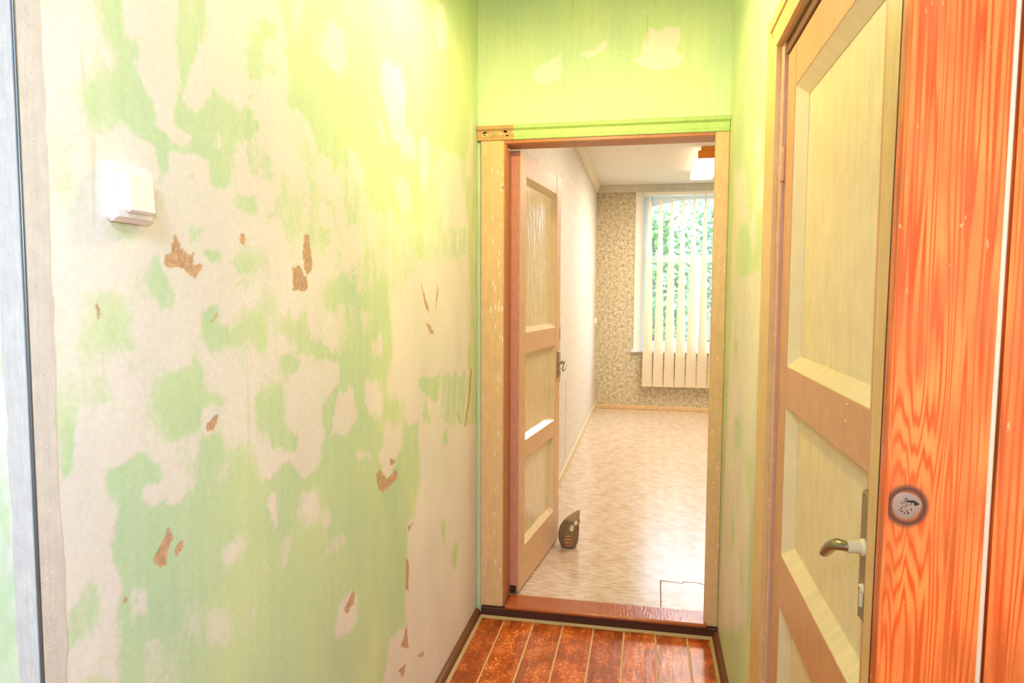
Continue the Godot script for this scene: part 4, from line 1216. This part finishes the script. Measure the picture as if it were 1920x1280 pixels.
func build_room_lamp() -> void:
	var amber := mat(shade(240, 150, 44), 0.4)
	var body := mat(shade(228, 190, 130), 0.5)
	var lit := glow(Color(1.0, 0.96, 0.86), 2.2)
	for f in [[-7.0, "long ceiling light with white diffuser and amber end cap near the window", 5.0], [-4.5, "long ceiling light of the far room hidden above the doorway", 2.2]]:
		var t := thing("ceiling_light", Vector3(0.54, ROOM_TOP, f[0]))
		tag(t, f[1], "light", "ceiling lights of the far room")
		part("housing", bx(mb(), Vector3(-0.085, -0.035, -0.60), Vector3(0.085, 0, 0.60), 0.004), body, t)
		part("diffuser", bx(mb(), Vector3(-0.115, -0.10, -0.60), Vector3(0.115, -0.035, 0.60), 0.012), lit, t)
		for z in [-1.0, 1.0]:
			part("end_cap", bx(mb(), Vector3(-0.117, -0.102, z * 0.60), Vector3(0.117, -0.033, z * 0.612), 0.004), amber, t)
			part("bracket", bx(mb(), Vector3(-0.09, -0.034, z * 0.58), Vector3(0.09, -0.001, z * 0.608), 0.003), amber, t)
		area(t, "light", Vector3(0, -0.106, 0), Vector3.DOWN, Vector2(0.22, 1.18), Color(1.0, 0.94, 0.85), f[2])

func build_pendant() -> void:
	# short pendant over the corridor with a shallow opaque shade: its rim cuts the light off level
	var t := thing("pendant_lamp", Vector3(-0.27, 2.36, -2.0))
	tag(t, "shallow metal pendant lamp with warm bulb over the corridor", "lamp")
	var metal := mat(shade(220, 216, 200), 0.5)
	part("shade", lathe(mb(), [[0.022, 0.085], [0.03, 0.08], [0.075, 0.045], [0.105, 0.0], [0.103, -0.001], [0.072, 0.042], [0.028, 0.074], [0.022, 0.078]], 32), metal, t)
	part("socket", lathe(mb(), [[0.0, 0.10], [0.02, 0.10], [0.021, 0.03], [0.0, 0.03]], 16), metal, t)
	part("cord", lathe(mb(), [[0.004, 0.10], [0.004, 0.37], [0.0, 0.37]], 8), metal, t)
	part("ceiling_rose", lathe(mb(), [[0.0, 0.34], [0.02, 0.345], [0.045, 0.375], [0.045, 0.388], [0.0, 0.388]], 20), metal, t)
	var bulb := part("bulb", lathe(mb(), [[0.0, -0.045], [0.014, -0.042], [0.026, -0.03], [0.03, -0.014], [0.026, 0.002], [0.017, 0.018], [0.013, 0.03], [0.0, 0.032]], 20), glow(Color(1.0, 0.84, 0.5), 8.0), t)
	var l := OmniLight3D.new()
	l.name = "light"
	l.light_color = Color(1.0, 0.88, 0.60)
	l.light_energy = 0.78
	l.light_size = 0.028
	l.omni_range = 12
	l.omni_attenuation = 2
	l.shadow_enabled = true
	bulb.add_child(l)
	l.position = Vector3(0, -0.012, 0)

func build_switch() -> void:
	var t := thing("light_switch", Vector3(WALL_L, 1.541, -0.866))
	tag(t, "white plastic light switch on the green wall", "switch")
	var white := mat(shade(246, 244, 238), 0.28)
	part("body", bx(mb(), Vector3(0, -0.041, -0.039), Vector3(0.016, 0.041, 0.039), 0.005), white, t)
	part("frame", bx(mb(), Vector3(0.016, -0.036, -0.035), Vector3(0.019, 0.036, 0.034), 0.0028), white, t)
	var tilt := Transform3D(Basis(Vector3.BACK, deg_to_rad(3.0)), Vector3(0.0205, 0, 0))
	part("rocker", bx(mb(), Vector3(-0.002, -0.028, -0.030), Vector3(0.0075, 0.028, 0.024), 0.003, tilt), white, t)

func build_owl() -> void:
	# stuffed owl: a drop shape whose tip leans over its face, which looks to the right
	var t := thing("owl_doorstop", Vector3(-0.405, 0.001, -3.715), deg_to_rad(-22))
	tag(t, "grey-brown stuffed owl doorstop with plaid wing at the open door", "doorstop")
	var felt := worn(shade(142, 122, 90), 0.95, 22.0, 1.0)
	felt.rim_enabled = true
	felt.rim = 0.3
	var head := worn(shade(186, 164, 124), 0.95, 22.0, 1.0)
	var pale := mat(shade(236, 216, 180), 0.9)
	var red := mat(shade(170, 56, 40), 0.8)
	# [height, back edge, front edge, half width]
	var prof := [[0.0, -0.034, 0.030, 0.030], [0.006, -0.044, 0.040, 0.040], [0.022, -0.054, 0.050, 0.048], [0.05, -0.060, 0.056, 0.053], [0.08, -0.060, 0.058, 0.054], [0.11, -0.052, 0.058, 0.051], [0.135, -0.038, 0.058, 0.046], [0.158, -0.018, 0.060, 0.038], [0.178, 0.004, 0.063, 0.028], [0.195, 0.026, 0.066, 0.018], [0.208, 0.043, 0.067, 0.010], [0.216, 0.055, 0.064, 0.004]]
	var low := []
	var high := []
	for k in prof.size():
		var line := PackedVector3Array()
		for j in 22:
			var a := TAU * j / 22.0
			line.append(Vector3((prof[k][1] + prof[k][2]) / 2 + (prof[k][2] - prof[k][1]) / 2 * cos(a), prof[k][0], prof[k][3] * sin(a)))
		if k <= 7: low.append(line)
		if k >= 7: high.append(line)
	part("body", skin(mb(), low), felt, t)
	part("head", skin(mb(), high), head, t)
	part("seam", tube(mb(), [Vector3(-0.004, 0.01, 0.0475), Vector3(-0.010, 0.05, 0.0535), Vector3(-0.006, 0.09, 0.0535), Vector3(0.006, 0.13, 0.0468), Vector3(0.018, 0.156, 0.0385)], [0.0012], 6), mat(shade(96, 78, 52), 0.95), t)
	# plaid wing
	var s := 96
	var im := Image.create(s, s, false, Image.FORMAT_RGB8)
	im.fill(shade(128, 52, 36))
	for k in 5:
		im.fill_rect(Rect2i(k * 20, 0, 8, s), shade(150, 84, 50))
		im.fill_rect(Rect2i(k * 20 + 12, 0, 3, s), shade(236, 206, 170))
		im.fill_rect(Rect2i(0, k * 20 + 12, s, 3), shade(236, 206, 170))
	var plaid := painted(ImageTexture.create_from_image(im), 0.9)
	for side in [1.0, -1.0]:
		var rows := []
		for k in 9:
			var q := k / 8.0
			var y := lerpf(0.006, 0.088, q)
			var halfw := 0.021 * sqrt(maxf(0.03, 1.0 - pow(q * 2.0 - 1.0, 2.0)))
			var cxw := 0.022
			var line := PackedVector3Array()
			for j in 9:
				var x: float = cxw + halfw * (j / 4.0 - 1.0)
				line.append(Vector3(x, y, side * (owl_half(prof, x, y) + 0.0022)))
			rows.append(line)
		part("wing", skin(mb(), rows, false, false), plaid, t)
		var eye := Transform3D(Basis(Vector3(0, 1, 0), side * deg_to_rad(60)) * Basis(Vector3.RIGHT, 0.0), Vector3(0.040, 0.120, side * 0.034))
		var disc := lathe(mb(), [[0.0, 0.004], [0.016, 0.003], [0.021, 0.0], [0.0, -0.002]], 20, eye * Transform3D(Basis(Vector3.RIGHT, PI / 2 * side), Vector3.ZERO))
		part("eye_disc", disc, pale, t)
		part("ear_disc", lathe(mb(), [[0.0, 0.004], [0.011, 0.003], [0.014, 0.0], [0.0, -0.002]], 16, Transform3D(Basis(Vector3(0, 1, 0), side * deg_to_rad(50)), Vector3(0.054, 0.148, side * 0.022)) * Transform3D(Basis(Vector3.RIGHT, PI / 2 * side), Vector3.ZERO)), pale, t)
	part("beak", lathe(mb(), [[0.0, -0.014], [0.004, -0.004], [0.006, 0.006], [0.0, 0.012]], 10, Transform3D(Basis(), Vector3(0.060, 0.112, 0.004))), red, t)

func owl_half(prof: Array, x: float, y: float) -> float:
	for k in prof.size() - 1:
		if y >= prof[k][0] and y <= prof[k + 1][0]:
			var q: float = (y - prof[k][0]) / (prof[k + 1][0] - prof[k][0])
			var b: float = lerpf(prof[k][1], prof[k + 1][1], q)
			var f: float = lerpf(prof[k][2], prof[k + 1][2], q)
			var h: float = lerpf(prof[k][3], prof[k + 1][3], q)
			var u: float = (x - (b + f) / 2) / ((f - b) / 2)
			return h * sqrt(maxf(0.0, 1.0 - u * u))
	return 0.0

func build_socket() -> void:
	var t := thing("light_switch", Vector3(ROOM_L, 1.09, -8.30))
	tag(t, "small white switch on the far room's left wall near the corner", "switch")
	var white := mat(shade(244, 240, 230), 0.35)
	part("body", bx(mb(), Vector3(0, -0.04, -0.04), Vector3(0.02, 0.04, 0.04), 0.005), white, t)
	part("rocker", bx(mb(), Vector3(0.02, -0.026, -0.026), Vector3(0.026, 0.026, 0.026), 0.002), white, t)
